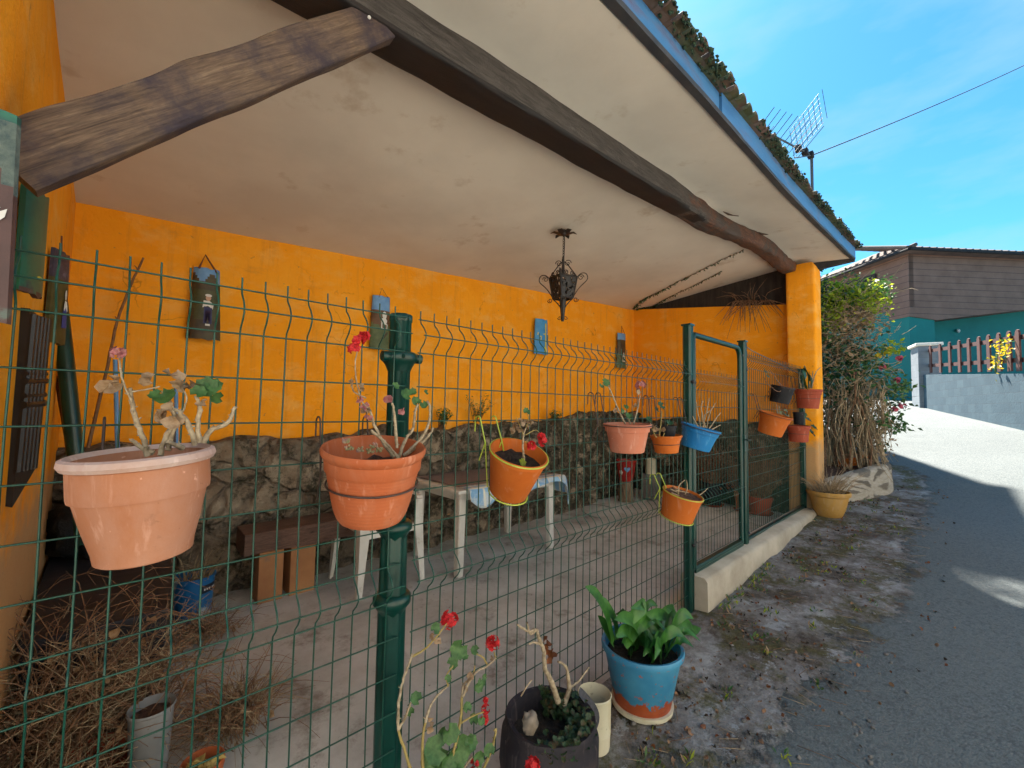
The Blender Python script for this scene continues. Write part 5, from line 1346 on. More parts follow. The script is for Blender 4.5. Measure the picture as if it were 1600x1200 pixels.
# ------------------------------------------------------------------ painted tiles
TG = 'painted roof tiles hung on the walls'
def tile_piece(root, frame, w0, w1, hgt, bulge, mats, zones, th=.012, nu=14, nv=26, name='tile'):
    """half-barrel tile; frame=(origin at bottom centre, right, up, out)"""
    O, rt, upv, out = frame
    b = MB()
    def fn(u, v):
        w = lerp(w0, w1, v); a = (u-.5)*2
        edge = .012*nz((u*3, 7, 0), 1.5)*(1 if v in (0, 1) else 0)
        return O+rt*(a*w/2)+upv*(hgt*v+edge)+out*(bulge*math.sqrt(max(0, 1-.9*a*a)))
    b.slab(nu, nv, fn, out*-th)
    for i, f in enumerate(b.f):
        c = sum((b.v[k] for k in f), Vector())/len(f); d = c-O
        b.m[i] = zones(d.dot(rt), d.dot(upv)/hgt)
    o = b.build(name, mats, root, sharp=50)
    def on(x, z, lift=.003):
        w = lerp(w0, w1, z/hgt); a = max(-.98, min(.98, x/(w/2)))
        return O+rt*x+upv*z+out*(bulge*math.sqrt(max(0, 1-.9*a*a))+lift)
    return o, on
def paint(parent, on, poly, mat, name, lift=.003):
    b = MB(); n = len(poly); cxm = sum(p[0] for p in poly)/n; czm = sum(p[1] for p in poly)/n
    vs = [on(cxm, czm, lift)]+[on(x, z, lift) for x, z in poly]
    b.add(vs, [(0, 1+i, 1+(i+1) % n) for i in range(n)])
    return b.build(name, mat, parent, sharp=180)
def ell(cx, cz, rx, rz, n=14): return [(cx+rx*math.cos(2*math.pi*i/n), cz+rz*math.sin(2*math.pi*i/n)) for i in range(n)]
BX, BO = Vector((1, 0, 0)), Vector((0, -1, 0)); ZU = Vector((0, 0, 1))
def cords(root, a, apex, c, r=.006):
    b = MB(); b.tube([a, apex, c], r, 6); b.build('cord', 'cord', root)
# back wall tile 1: man
O = Vector((.468, 2.345, 1.80))
root = thing('painted_tile', 'dark painted tile of a man in white shirt, hung by a thick red-brown cord', 'wall tile', O, TG)
t, on = tile_piece(root, (O, BX, ZU, BO), .20, .15, .50, .05, ['tilebrown', 'skyblue', 'tileolive'], lambda x, v: 1 if v > .86+.06*math.sin(x*60) else (2 if .25 < v < .7 and abs(x) < .07 else 0))
paint(t, on, ell(.012, .29, .016, .02), 'skin', 'painted_head'); paint(t, on, ell(.012, .308, .02, .010), 'paintwhite', 'painted_hat', .004)
paint(t, on, [(-.02, .22), (.012, .235), (.04, .215), (.045, .25), (.02, .27), (-.015, .27)], 'paintwhite', 'painted_shirt')
paint(t, on, [(-.012, .11), (.006, .11), (.012, .16), (.022, .11), (.038, .11), (.036, .225), (-.01, .23)], 'paintnavy', 'painted_trousers')
paint(t, on, [(.0, .095), (.028, .095), (.028, .108), (.0, .108)], 'paintwhite', 'painted_shoes')
cords(root, O+Vector((-.05, -.05, .49)), O+Vector((-.015, -.015, .60)), O+Vector((.06, -.045, .47)), .007)
# tile 2
O = Vector((1.785, 2.345, 1.865))
root = thing('painted_tile', 'painted tile of a grey figure under a broad blue sky, left of the fluted post', 'wall tile', O, TG)
t, on = tile_piece(root, (O, BX, ZU, BO), .20, .165, .49, .045, ['tilegreengrass', 'tilehouse', 'skyblue'], lambda x, v: 2 if v > .74 else (1 if v > .42+.8*abs(x+.0) else 0))
paint(t, on, ell(.02, .315, .022, .035), 'paintwhite', 'painted_head'); paint(t, on, [(-.015, .255), (.04, .235), (.05, .27), (.03, .29), (-.005, .285)], 'paintwhite', 'painted_scarf')
paint(t, on, [(-.01, .19), (.05, .185), (.055, .235), (-.012, .25)], 'paintwhite', 'painted_apron'); paint(t, on, [(-.0, .197), (.043, .193), (.046, .226), (-.001, .238)], 'tilehouse', 'painted_pattern', .0045)
paint(t, on, [(-.015, .095), (.01, .12), (.055, .17), (.06, .15), (.02, .10)], 'tilebrown', 'painted_staff')
cords(root, O+Vector((-.04, -.045, .47)), O+Vector((.0, -.015, .57)), O+Vector((.05, -.045, .48)), .0025)
# tile 3: blue flag with yellow cross
O = Vector((3.945, 2.345, 2.03))
root = thing('painted_tile', 'bright blue tile painted with a yellow cross, under the lantern', 'wall tile', O, TG)
t, on = tile_piece(root, (O, BX, ZU, BO), .25, .22, .44, .05, ['flagblue'], lambda x, v: 0)
paint(t, on, [(.028, .03), (.062, .03), (.055, .27), (.06, .38), (.045, .40), (.030, .38), (.036, .27)], 'flagyellow', 'painted_cross')
paint(t, on, [(-.095, .235), (-.09, .27), (.04, .262), (.105, .275), (.108, .24), (.04, .248)], 'flagyellow', 'painted_cross_arm', .0036)
paint(t, on, [(.02, .03), (.07, .03), (.075, .075), (.06, .095), (.045, .12), (.03, .095), (.015, .075)], 'flagyellow', 'painted_cross_foot', .004)
paint(t, on, [(-.05, .165), (-.04, .165), (-.03, .215), (-.04, .215)], 'flagyellow', 'painted_letter'); paint(t, on, [(-.065, .215), (-.03, .215), (-.03, .225), (-.065, .225)], 'flagyellow', 'painted_letter', .0038)
# tile 4
O = Vector((5.78, 2.345, 1.99))
root = thing('painted_tile', 'narrow dark painted tile with blue top, nearest the right corner', 'wall tile', O, TG)
t, on = tile_piece(root, (O, BX, ZU, BO), .24, .20, .54, .05, ['tilebrown', 'skyblue', 'tilegreengrass'], lambda x, v: 1 if v > .80 else (2 if v < .33+.1*math.sin(x*40) else 0))
paint(t, on, [(-.03, .10), (.05, .10), (.03, .20), (.005, .25), (-.02, .20)], 'paintwhite', 'painted_figure'); paint(t, on, [(-.02, .115), (.035, .115), (.02, .18), (-.01, .18)], 'tilegreengrass', 'painted_skirt', .004)
cords(root, O+Vector((-.05, -.045, .53)), O+Vector((.0, -.015, .66)), O+Vector((.05, -.045, .53)), .0035)
# left wall tiles (face +x)
LY = Vector((0, 1, 0)); LO = Vector((1, 0, 0))
def lw(l, r_, t, bt, dy=.14):
    m = (t+bt)/2; A = P(l, m, 0, -.188); B = PY(r_, m, A.y+dy); rt = (B-A); rt.z = 0; w = rt.length; rt.normalize()
    c = (A+B)/2; mx = (l+r_)/2; z0 = PY(mx, bt, c.y).z; z1 = PY(mx, t, c.y).z
    out = Vector((rt.y, -rt.x, 0))
    return (Vector((c.x, c.y, z0)), rt, ZU, out), w, z1-z0
fr_, lw0, lh = lw(76, 105, 394, 537, .16); O = fr_[0]
root = thing('painted_tile', 'olive painted tile of a woman in a blue dress, on the left side wall', 'wall tile', O, TG)
t, on = tile_piece(root, fr_, lw0, lw0*.85, lh, .012, ['tileolive', 'tilenavy'], lambda x, v: 1 if v > .70 else 0)
k_ = lw0/.34*1.0; kz = lh/.52; sc_ = lambda L: [((x-.03)*k_, z*kz) for x, z in L]
paint(t, on, sc_([(.03, .09), (.15, .10), (.125, .20), (.10, .235), (.07, .235), (.04, .18)]), 'paintblue', 'painted_dress'); paint(t, on, sc_(ell(.085, .285, .022, .03)), 'paintwhite', 'painted_head')
paint(t, on, sc_([(.045, .20), (.06, .25), (.11, .25), (.145, .20), (.125, .19), (.09, .22), (.065, .19)]), 'paintwhite', 'painted_blouse', .004)
b = MB(); b.tube([O+ZU*(lh*.97), O+ZU*(lh*1.18)+fr_[1]*-.01], .003, 6); b.build('cord', 'cord', root)
# green tile
fr_, lw0, lh = lw(31, 68, 298, 461, .12); O = fr_[0]
root = thing('painted_tile', 'glossy green painted tile hanging under the wooden brace', 'wall tile', O, TG)
t, on = tile_piece(root, fr_, lw0, lw0, lh, .015, ['tilegreen', 'tilered'], lambda x, v: 1 if v < .02 else 0)
paint(t, on, ell(.01, .05, .018, .005), 'flagyellow', 'painted_daub')
# dark fluted iron-like bracket
fr_, lw0, lh = lw(30, 66, 485, 765, .12); O, rt_, _z, out_ = fr_; LQ = lambda u, w, z: O+rt_*u+out_*w+ZU*z
root = thing('carved_bracket', 'black fluted wooden bracket with turned rings on the left wall', 'bracket', O)
b = MB()
hw = lw0/2
for k in range(5):
    u = lerp(-hw*.55, hw*.75, k/4)
    b.tube([LQ(u-hw*.18, .0, .06), LQ(u, .004, lh*.97)], hw*.17, 8)
b.hexa([LQ(-hw*.95, -.03, -.03), LQ(hw*.6, -.03, -.0), LQ(hw*.9, .0, .06), LQ(-hw*.9, .0, -.04)], [LQ(-hw*.75, -.03, lh), LQ(hw*.9, -.03, lh*.95), LQ(hw*.9, .0, lh*.95), LQ(-hw*.7, .0, lh)])
bd = b.build('body', 'blackwood', root, sharp=40)
for zz, rr in ((.60, .010), (.64, .007), (.52, .008), (.47, .011)):
    b = MB(); b.tube([LQ(-hw*.85, .004, lh*zz), LQ(hw*.98, .004, lh*zz+.006)], rr, 10); b.build('ring', 'blackwood', bd)
# big maroon slab at the picture's left edge
rt = Vector((.94, -.34, 0)).normalized(); out = Vector((0, 0, 1)).cross(rt)*-1
O = PY(20, 512, -.19)-rt*.105; O.z = 1.497
root = thing('painted_tile', 'large lichened maroon tile with white painted birds, at the left end of the brace', 'wall tile', O, TG)
t, on = tile_piece(root, (O, rt, ZU, out), .20, .185, .37, .02, ['tilered', 'lichen', 'tilegreen'], lambda x, v: 2 if v > .95 else (1 if v > .70+.12*math.sin(x*40) else 0))
paint(t, on, [(.0, .185), (.03, .205), (.06, .215), (.085, .20), (.06, .19), (.05, .175), (.03, .185)], 'paintwhite', 'painted_bird'); paint(t, on, [(.05, .135), (.065, .15), (.09, .185), (.092, .20), (.08, .19), (.066, .165)], 'paintwhite', 'painted_bird')
paint(t, on, ell(.02, .09, .03, .014), 'tilenavy', 'painted_boat'); paint(t, on, [(.0, .07), (.05, .07), (.05, .074), (.0, .074)], 'paintwhite', 'painted_wave'); paint(t, on, [(.0, .06), (.045, .06), (.045, .064), (.0, .064)], 'paintwhite', 'painted_wave')
for k in range(4):
    b_ = [(.01+.02*k, .02+.012*(k % 2)), (.016+.02*k, .022+.012*(k % 2)), (.014+.02*k, .03+.012*(k % 2))]; paint(t, on, b_, 'paintwhite', 'painted_star')

# ------------------------------------------------------------------ lantern
L0 = Vector((2.785, 1.01, 0)); ztop = zc(2.785, 1.01)
root = thing('lantern', 'black wrought iron lantern with scrolls hanging from the ceiling', 'lantern', (2.785, 1.01, 2.09))
b = MB()
for k in range(6):
    a = k*math.pi/3+.3; d = Vector((math.cos(a), math.sin(a), 0))
    b.loft([[L0+d*q+Vector((-d.y, d.x, 0))*w*s_+Vector((0, 0, ztop-.012-dz)) for s_ in (-1, 0, 1)] for q, w, dz in ((.01, .015, .035), (.05, .028, .03), (.085, .022, .02), (.115, .004, .035))], False, False)
b.ball(L0+Vector((0, 0, ztop-.035)), .03, 10, 8); b.build('ceiling_rose', 'iron', root)
b = MB(); z = ztop-.06; k = 0
while z > 2.66:
    c = L0+Vector((0, 0, z)); ax = Vector((1, 0, 0)) if k % 2 else Vector((0, 1, 0))
    b.tube([c+ax*.007*math.cos(t)+Vector((0, 0, .014*math.sin(t))) for t in [2*math.pi*i/10 for i in range(11)]], .0022, 5); z -= .021; k += 1
b.tube([L0+Vector((.012, 0, ztop-.05)), L0+Vector((.016, 0, 2.8)), L0+Vector((.01, 0, 2.64))], .003, 5)
b.build('chain', 'iron', root)
def spiral(c, d, r0, turns=1.3, up=1, n=22):
    return [Vector(c)+Vector(d)*(r0*(1-.75*i/n)*math.cos(2*math.pi*turns*i/n))+Vector((0, 0, up*r0*(1-.75*i/n)*math.sin(2*math.pi*turns*i/n))) for i in range(n+1)]
zt, zb, wt, wb = 2.475, 2.295, .092, .066
rot0 = R(32)
def cnr(k, z):
    w = lerp(wb, wt, (z-zb)/(zt-zb)); a = rot0+k*math.pi/2
    return L0+Vector((math.cos(a)*w*1.3, math.sin(a)*w*1.3, z))
body = MB()
for k in range(4):
    body.tube([cnr(k, zb), cnr(k, zt)], .007, 6); body.tube([cnr(k, zb), cnr(k+1, zb)], .007, 6); body.tube([cnr(k, zt), cnr(k+1, zt)], .008, 6); body.tube([cnr(k, zb+.09), cnr(k+1, zb+.09)], .004, 6)
    m = (cnr(k, zt)+cnr(k+1, zt))/2; dd = (cnr(k+1, zt)-cnr(k, zt)).normalized()
    for s_ in (-1, 1): body.tube(spiral(m+dd*s_*.03+Vector((0, 0, .022)), dd*s_, .022), .004, 5)
    body.tube([cnr(k, zt), L0+Vector((0, 0, 2.60))+(cnr(k, zt)-L0-Vector((0, 0, zt)))*.25, L0+Vector((0, 0, 2.62))], .005, 5)
body.tube([L0+Vector((0, 0, 2.50)), L0+Vector((0, 0, 2.66))], [.016, .009], 8)
bo = body.build('cage', 'iron', root)
for k in range(4):    # pierced panels: a sheet with irregular openings
    b = MB(); nu, nv = 14, 16
    def pan(u, v, k=k):
        z = lerp(zb, zt, v); return cnr(k, z).lerp(cnr(k+1, z), u)*1.0
    b.grid(nu, nv, pan, skip=lambda i, j, k=k: noise.noise(Vector((i*.52+k*5, j*.50, 2.0))) > .18 and 0 < i < nu-1 and 0 < j < nv-1)
    o = b.build('panel', 'iron', root, sharp=30); sm = o.modifiers.new('Solid', 'SOLIDIFY'); sm.thickness = .003
for k in range(4):
    a = rot0+k*math.pi/2; d = Vector((math.cos(a), math.sin(a), 0)); b = MB()
    w1, w0 = wt*1.3, wb*1.3
    b.tube(smooth_path([L0+d*w0+Vector((0, 0, zb+.01)), L0+d*(w0+.055)+Vector((0, 0, zb+.09)), L0+d*(w1+.085)+Vector((0, 0, zt-.025)), L0+d*(w1+.075)+Vector((0, 0, zt+.025)), L0+d*(w1+.035)+Vector((0, 0, zt+.03)), L0+d*w1+Vector((0, 0, zt))], 5), .0042, 6)
    b.tube(spiral(L0+d*(w1+.032)+Vector((0, 0, zt-.005)), d, .026, 1.4), .0035, 5); b.tube(spiral(L0+d*(w0+.025)+Vector((0, 0, zb-.012)), d, .022, 1.3, -1), .0035, 5)
    b.tube(smooth_path([L0+d*w0+Vector((0, 0, zb)), L0+d*.045+Vector((0, 0, zb-.04)), L0+d*.014+Vector((0, 0, zb-.09)), L0+d*.01+Vector((0, 0, zb-.16))], 5), .005, 6)
    b.tube(spiral(L0+d*.026+Vector((0, 0, zb-.165)), d, .018, 1.2, -1), .003, 5)
    b.tube(spiral(L0+d*.038+Vector((0, 0, 2.60)), d, .03, 1.3), .0035, 5)
    b.build('scroll', 'iron', root)
b = MB(); b.tube([L0+Vector((0, 0, zb)), L0+Vector((0, 0, zb-.10)), L0+Vector((0, 0, zb-.195))], [.030, .012], 8); b.build('finial', 'iron', root)

# ------------------------------------------------------------------ creepers on the ceiling, roots from the gable
CG = 'dry creepers spreading over the ceiling'
for (pl, lab_) in (([(992, 480), (1005, 468), (1030, 456), (1060, 440), (1095, 423), (1128, 406), (1160, 391)], 'longer dry creeper running over the ceiling from the back corner'), ([(996, 482), (1020, 478), (1045, 464), (1080, 448), (1108, 434), (1128, 424)], 'shorter dry creeper below the long one on the ceiling'), ([(1288, 404), (1300, 399), (1312, 392), (1322, 386)], 'wisp of creeper under the eaves above the pillar')):
    pts = smooth_path([PC(x, y, .008) for x, y in pl], 9, .004); b = MB(); b.tube(pts, .004, 5, 0); n = len(pts)
    for i, q in enumerate(pts):
        dens = 5 if i < n*.45 else 3
        if n < 40: dens = 3
        for k in range(dens):
            d = Vector((random.uniform(-1, 1), random.uniform(-1, 1), random.uniform(-1, -.05))); s_ = lerp(.055, .028, i/n)
            pointy_leaf(b, jit(q, .008), d, s_*random.uniform(.5, 1.2), s_*.4, mi=1)
    o = recentre(b.build('creeper', ['drytwig', 'leafdark'], None, sharp=180), pts[0]); tag(o, lab_, 'creeper', CG)
b = MB()
for i in range(46):
    px = random.choice((1160, 1166, 1172, 1185, 1196, 1150))+random.uniform(-6, 6); q = P(px, 474, 0, 6.18); L = random.uniform(.1, .45)*(1.2 if 1155 < px < 1175 else .6)
    d = Vector((random.uniform(-.1, -.02), random.uniform(-.35, .35), 0))
    b.tube(smooth_path([q+Vector((.1, 0, .05)), q+Vector((-.02, 0, .02))+d*.3, q+d*.7+Vector((-.03, 0, -L*.5)), q+d+Vector((-.03, 0, -L))], 3), [.006, .002], 4)
    if i % 3 == 0: b.tube(smooth_path([q+Vector((.1, 0, .0)), q+Vector((-.02, d.y*.3, .12)), q+Vector((-.03, d.y, L*.7))], 3), [.004, .0015], 4)
o = recentre(b.build('grass_tuft', 'drytwig', None), P(1166, 474, 0, 6.18)); tag(o, 'dark grass tufts hanging over the top of the orange end wall', 'grass tuft')

# ------------------------------------------------------------------ stone planter and bush
root = thing('planter', 'low curved stone and mortar planter beyond the orange pillar', 'planter', (7.2, .1, .25))
path = [(6.32, -.10), (6.42, -.17), (6.7, -.30), (7.05, -.47), (7.4, -.60), (7.65, -.62), (7.85, -.52), (8.1, -.3), (8.6, -.1), (9.3, .05), (10.2, .15)]
sp = smooth_path([Vector((x, y, 0)) for x, y in path], 6); b = MB(); rings = []
for i, q in enumerate(sp):
    d = (sp[min(i+1, len(sp)-1)]-sp[max(i-1, 0)]).normalized(); nr = Vector((d.y, -d.x, 0)); g0 = street(q.x)-.08
    tp = lerp(.52, .70, ss(6.3, 7.6, q.x))+.015*nz((q.x*5, q.y*5, 0)); tp = max(tp, street(q.x)+.22); w = .012*nz((q.x*6, q.y*6, 1))
    rings.append([q+nr*(.02+w)+Vector((0, 0, g0)), q+nr*(.012+w)+Vector((0, 0, lerp(g0, tp, .5))), q+nr*w+Vector((0, 0, tp-.03)), q-nr*.025+Vector((0, 0, tp)), q-nr*.14+Vector((0, 0, tp)), q-nr*.16+Vector((0, 0, g0))])
b.loft(rings); b.build('wall', 'planter', root, sharp=60)
b = MB(); b.grid(40, 14, lambda u, v: Vector((lerp(6.32, 10.4, u), lerp(-.62+.15*0, .7, v), lerp(.44, .62, ss(6.3, 7.8, lerp(6.32, 10.4, u)))+max(0, street(lerp(6.32, 10.4, u))+.12-.62)+.03*nz((u*20, v*8, 0)))), skip=lambda i, j: (lerp(-.62, .7, (j+.0)/14) < -.05-.5*ss(6.3, 7.5, lerp(6.32, 10.4, (i+.0)/40))) or (i > 14 and lerp(-.62, .7, j/14) < -.35+.06*(i-14)))
b.build('soil', 'soilred', root, sharp=180)
BG = 'broken terracotta pieces in the planter'
for (px, py), a, lab_ in (((1328, 722), .5, 'long broken terracotta shard leaning in the stone planter'), ((1350, 716), -.2, 'squarish broken terracotta piece in the stone planter')):
    c = PY(px, py, -.2); b = MB()
    b.slab(6, 6, lambda u, v: c+Vector(((u-.5)*.1, (u-.5)*-.26, (v-.5)*.11+(u-.5)*.12*a))+Vector((-.03*math.sin(u*3.1), 0, 0)), (.015, 0, 0))
    o = recentre(b.build('pot_shard', 'pot_orange', None, sharp=40), c); tag(o, lab_, 'pot shard', BG)
# the bush
BC = Vector((7.6, .0, .5))
root = thing('shrub', 'tall tangled shrub with bare dry stems and pink flowers beside the pillar', 'shrub', BC)
def PB(px, py, dy=0): return PY(px, py, -.12+dy)
bx = lambda px, py, k=0: PP(px, py, (1, 0, 0), 7.6+k)
for L in ([(1300, 735), (1302, 690), (1298, 650), (1293, 610), (1290, 575)], [(1316, 735), (1312, 690), (1320, 650), (1318, 620)], [(1325, 735), (1330, 700), (1326, 660), (1334, 620), (1338, 580)], [(1340, 732), (1344, 690), (1338, 650), (1345, 610)], [(1362, 728), (1358, 690), (1350, 655), (1342, 620)], [(1372, 728), (1364, 700), (1352, 662)], [(1385, 722), (1372, 690), (1356, 650), (1348, 625)], [(1310, 735), (1322, 706), (1316, 672), (1306, 640)], [(1292, 730), (1290, 680), (1294, 640)]):
    for q in range(4):
        k0 = random.uniform(-.3, .3); pts = [bx(x+random.uniform(-4, 4), y, k0+random.uniform(-.05, .05)) for x, y in L]
        b = MB(); b.tube(smooth_path(pts, 4, .008), [random.uniform(.008, .022), random.uniform(.005, .012)], 6); b.build('stem', random.choice(('stemtan', 'drystraw', 'drytwig')), root)
b = MB()       # hanging dry strands and twigs
for i in range(420):
    px = random.uniform(1284, 1385); py = random.uniform(590, 690); q = bx(px, py, random.uniform(-.35, .35)); L = random.uniform(.2, .7)
    b.tube(smooth_path([q, q+Vector((random.uniform(-.1, .1), random.uniform(-.08, .08), -L*.5)), q+Vector((random.uniform(-.12, .12), random.uniform(-.18, .1), -L))], 3), [random.uniform(.003, .009), .002], 4)
for i in range(620):
    px = random.gauss(1328, 30); py = random.uniform(440, 630)
    if px < 1284: px = 1284+random.random()*30
    q = bx(px, py, random.uniform(-.45, .45)); d = Vector((random.uniform(-1, 1), random.uniform(-1, 1), random.uniform(-.7, 1))).normalized()*random.uniform(.12, .4)
    b.tube([q, q+d*.5+jit((0, 0, 0), .03), q+d], [.004, .0015], 3)
for i in range(1, len(b.m)): pass
b.build('dry_twigs', 'drystraw', root)
b = MB()
for L in ([(1318, 520), (1340, 490), (1362, 462), (1380, 440)], [(1330, 530), (1360, 505), (1382, 470), (1390, 460)], [(1320, 500), (1318, 465), (1322, 440)], [(1345, 600), (1375, 590), (1400, 575), (1412, 585)], [(1345, 640), (1380, 610), (1404, 600), (1412, 630)], [(1350, 660), (1385, 655), (1410, 668)], [(1350, 650), (1388, 632), (1404, 640)], [(1340, 560), (1370, 550), (1395, 545)], [(1350, 680), (1390, 670), (1400, 672)]):
    for q in range(2):
        pts = [bx(x+random.uniform(-3, 3), y+random.uniform(-3, 3), random.uniform(-.2, .2)) for x, y in L]; b.tube(smooth_path(pts, 4, .006), [.008, .003], 5)
b.build('branch', 'stemtan', root)
ranges = [(1325, 640, 28, 28, 700, 2), (1330, 690, 26, 18, 520, 3), (1310, 660, 18, 30, 420, 2), (1335, 460, 24, 10, 230, 0), (1300, 470, 12, 18, 200, 0), (1368, 472, 14, 16, 110, 0), (1315, 500, 20, 14, 200, 3),   # px, py centre, spread px, spread py, count, material index (0 yellow green, sunlit top put into leaf colour, 1 green, 2 dark, 3 withered)
    (1300, 475, 12, 16, 420, 0), (1348, 465, 14, 10, 320, 0), (1318, 462, 16, 8, 200, 0), (1295, 505, 12, 14, 240, 0), (1290, 460, 10, 14, 260, 2), (1340, 455, 16, 12, 200, 1), (1380, 455, 8, 10, 130, 1),
    (1310, 540, 24, 26, 620, 3), (1322, 560, 26, 26, 520, 2), (1300, 580, 14, 26, 420, 2), (1340, 585, 20, 16, 260, 1), (1365, 560, 14, 12, 120, 1), (1392, 600, 16, 10, 120, 1), (1400, 612, 12, 8, 60, 1), (1385, 660, 18, 7, 120, 1), (1405, 670, 10, 4, 50, 1), (1400, 635, 10, 6, 50, 2),
    (1350, 505, 16, 14, 240, 3), (1282, 520, 8, 26, 240, 1), (1284, 490, 8, 20, 200, 2), (1395, 545, 10, 6, 60, 0), (1412, 605, 8, 8, 40, 1)]
b = MB()
for px, py, sx, sy, cnt, mi in ranges:
    for i in range(cnt):
        x = random.gauss(px, sx)
        if x < 1277: x = 1277+random.random()*14
        q = bx(x, random.gauss(py, sy), random.gauss(.25 if py > 620 and mi > 1 else 0, .2)); s_ = random.uniform(.04, .095)
        pointy_leaf(b, q, (random.uniform(-1, 1), random.uniform(-1, 1), random.uniform(-.6, .8)), s_, s_*.5, mi=mi)
b.build('foliage', ['leafyel', 'leaf', 'leafdark', 'leafdry'], root, sharp=180)
for px, py, mat in ((1401, 594, 'magenta'), (1379, 574, 'magenta'), (1398, 640, 'magenta'), (1410, 634, 'magenta'), (1405, 560, 'magenta'), (1340, 585, 'pink'), (1386, 552, 'yellow'), (1390, 546, 'yellow'), (1372, 556, 'yellow')):
    b = MB(); petal_head(b, bx(px, py, -.1), .035, 10, .022); b.build('flower', mat, root, smooth=False)

# ------------------------------------------------------------------ roof antenna and cable
base = Vector((5.75, -.02, zc(5.75, 0)+.22))
root = thing('antenna', 'television aerial with comb elements and grid reflector on the roof', 'antenna', base)
top = PY(1268, 243, -.14); base = Vector((top.x, -.14, zc(top.x, -.14)+.12)); root.location = base
b = MB(); b.tube([base-Vector((0, 0, .1)), Vector((top.x, -.14, top.z+.05))], .016, 8); b.build('mast', 'alu', root)
e0 = PY(1186, 200, .05); e1 = top
b = MB(); b.tube([e0, e1], .010, 6); bo = b.build('boom', 'alu', root)
ax = (e1-e0).normalized(); side = Vector((.66, -.60, .50)); side = (side-ax*side.dot(ax)).normalized()
b = MB()
for i in range(10):
    t = i/11; q = e0.lerp(e1, t); L = lerp(.20, .30, t)
    b.tube([q-side*L*.3, q+side*L], .0038, 5)
b.build('element', 'alu', bo)
for t in (.72, .86, .98):
    q = e0.lerp(e1, t); b = MB(); b.box(q.x-.035, q.x+.035, q.y-.03, q.y+.03, q.z-.035, q.z+.035); b.build('clamp_box', 'pot_black', bo, bevel=.006)
b = MB(); o0 = PY(1234, 204, -.12); v2 = side; v1 = Vector((.12, -.10, -1)).normalized()
for i in range(7): b.tube([o0+v1*(i*.05), o0+v1*(i*.05)+v2*.36], .0024, 4)
for i in range(8): b.tube([o0+v2*(i*.057), o0+v2*(i*.057)+v1*.30], .0024, 4)
b.tube([o0+v1*.3, Vector((top.x, -.14, top.z))], .006, 5)
b.build('reflector', 'alu', root)
end = PD(1760, 20, 9.5); pts = []
for i in range(31):
    t = i/30; q = top.lerp(end, t); q.z -= .32*4*t*(1-t)*.35; pts.append(q)
b = MB(); b.tube(pts, .007, 6); o = recentre(b.build('overhead_cable', 'cable', None), pts[0]); tag(o, 'thin black cable crossing the sky from the roof antenna', 'cable')

# ------------------------------------------------------------------ houses up the lane
HZ = 20.0
K = PD(1420, 395, HZ); Rr = PD(1600, 403, HZ*1.02)
rd = Vector((Rr.x-K.x, Rr.y-K.y, 0)).normalized(); bd_ = Vector((-rd.y, rd.x, 0))
if bd_.dot(Vector((.685, .727, 0))) < 0: bd_ = -bd_
K0 = Vector((K.x, K.y, 0)); gz = 1.6
def HF(px, py, off=0):   # point on the house's near face (plane through K0, normal bd_)
    return PP(px, py, bd_, bd_.dot(K0)+off)
root = thing('house', 'teal house with brown timber upper storey up the lane', 'house', K0+Vector((0, 0, gz)))
LW, DW = 11.0, 9.0
zs = HF(1440, 496).z; ze = K.z
b = MB()
def hbox(b, a0, a1, d0, d1, z0, z1, mi=0):
    q = [K0+rd*a0+bd_*d0, K0+rd*a1+bd_*d0, K0+rd*a1+bd_*d1, K0+rd*a0+bd_*d1]
    b.hexa([Vector((p.x, p.y, z0)) for p in q], [Vector((p.x, p.y, z1)) for p in q], mi)
ar = (HF(1462, 500)-K0).dot(rd)
hbox(b, -.02, ar, .06, DW-.1, gz-1.5, ze-.1); hbox(b, ar, LW, 1.1, DW-.1, gz-1.5, ze-.1); b.build('wall', 'tealwall', root, smooth=False)
b = MB()
z2 = HF(1440, 480).z
pl = [HF(1421, 494), HF(1464, 500), HF(1600, 484), HF(1700, 472), HF(1700, 403)]
pl = [Vector((p.x, p.y, p.z)) for p in pl]; pl[-1].z = ze-.06; pl.append(Vector((K0.x, K0.y, ze-.06)))
b.prism(pl, bd_*1.0); hbox(b, -.05, .2, .0, DW, z2, ze-.06)
b.build('siding', 'siding', root, smooth=False)
b = MB(); ov = .45
cs = [(-ov, -ov), (LW+ov, -ov), (LW+ov, DW+ov), (-ov, DW+ov)]
q = [K0+rd*a+bd_*d for a, d in cs]; rg = [K0+rd*3.4+bd_*4.5, K0+rd*(LW-3.2)+bd_*4.5]; zr = ze+1.85
lo_ = [Vector((p.x, p.y, ze-.05)) for p in q]; hi_ = [Vector((p.x, p.y, ze+.10)) for p in q]; r_ = [Vector((p.x, p.y, zr)) for p in rg]
b.add(lo_+hi_+r_, [(3, 2, 1, 0), (0, 1, 5, 4), (1, 2, 6, 5), (2, 3, 7, 6), (3, 0, 4, 7), (4, 5, 9, 8), (5, 6, 9), (6, 7, 8, 9), (7, 4, 8)])
for i in range(34):   # barrel tile ends along the near and left eaves
    p = K0+rd*lerp(-ov, LW+ov, i/33)+bd_*(-ov+.1); b.tube([Vector((p.x, p.y, ze+.10)), Vector((p.x, p.y, ze+.10))+bd_*4.6+Vector((0, 0, 1.70))], .09, 7)
for i in range(28):
    p = K0+rd*(-ov+.05)+bd_*lerp(-ov, DW+ov, i/27); kk = 3.4*max(.08, 1-abs((i/27)*2-1)); e = p+rd*kk; b.tube([Vector((p.x, p.y, ze+.10)), Vector((e.x, e.y, ze+.10+kk*.47))], .09, 7)
b.build('roof', 'rooftile', root, sharp=40)
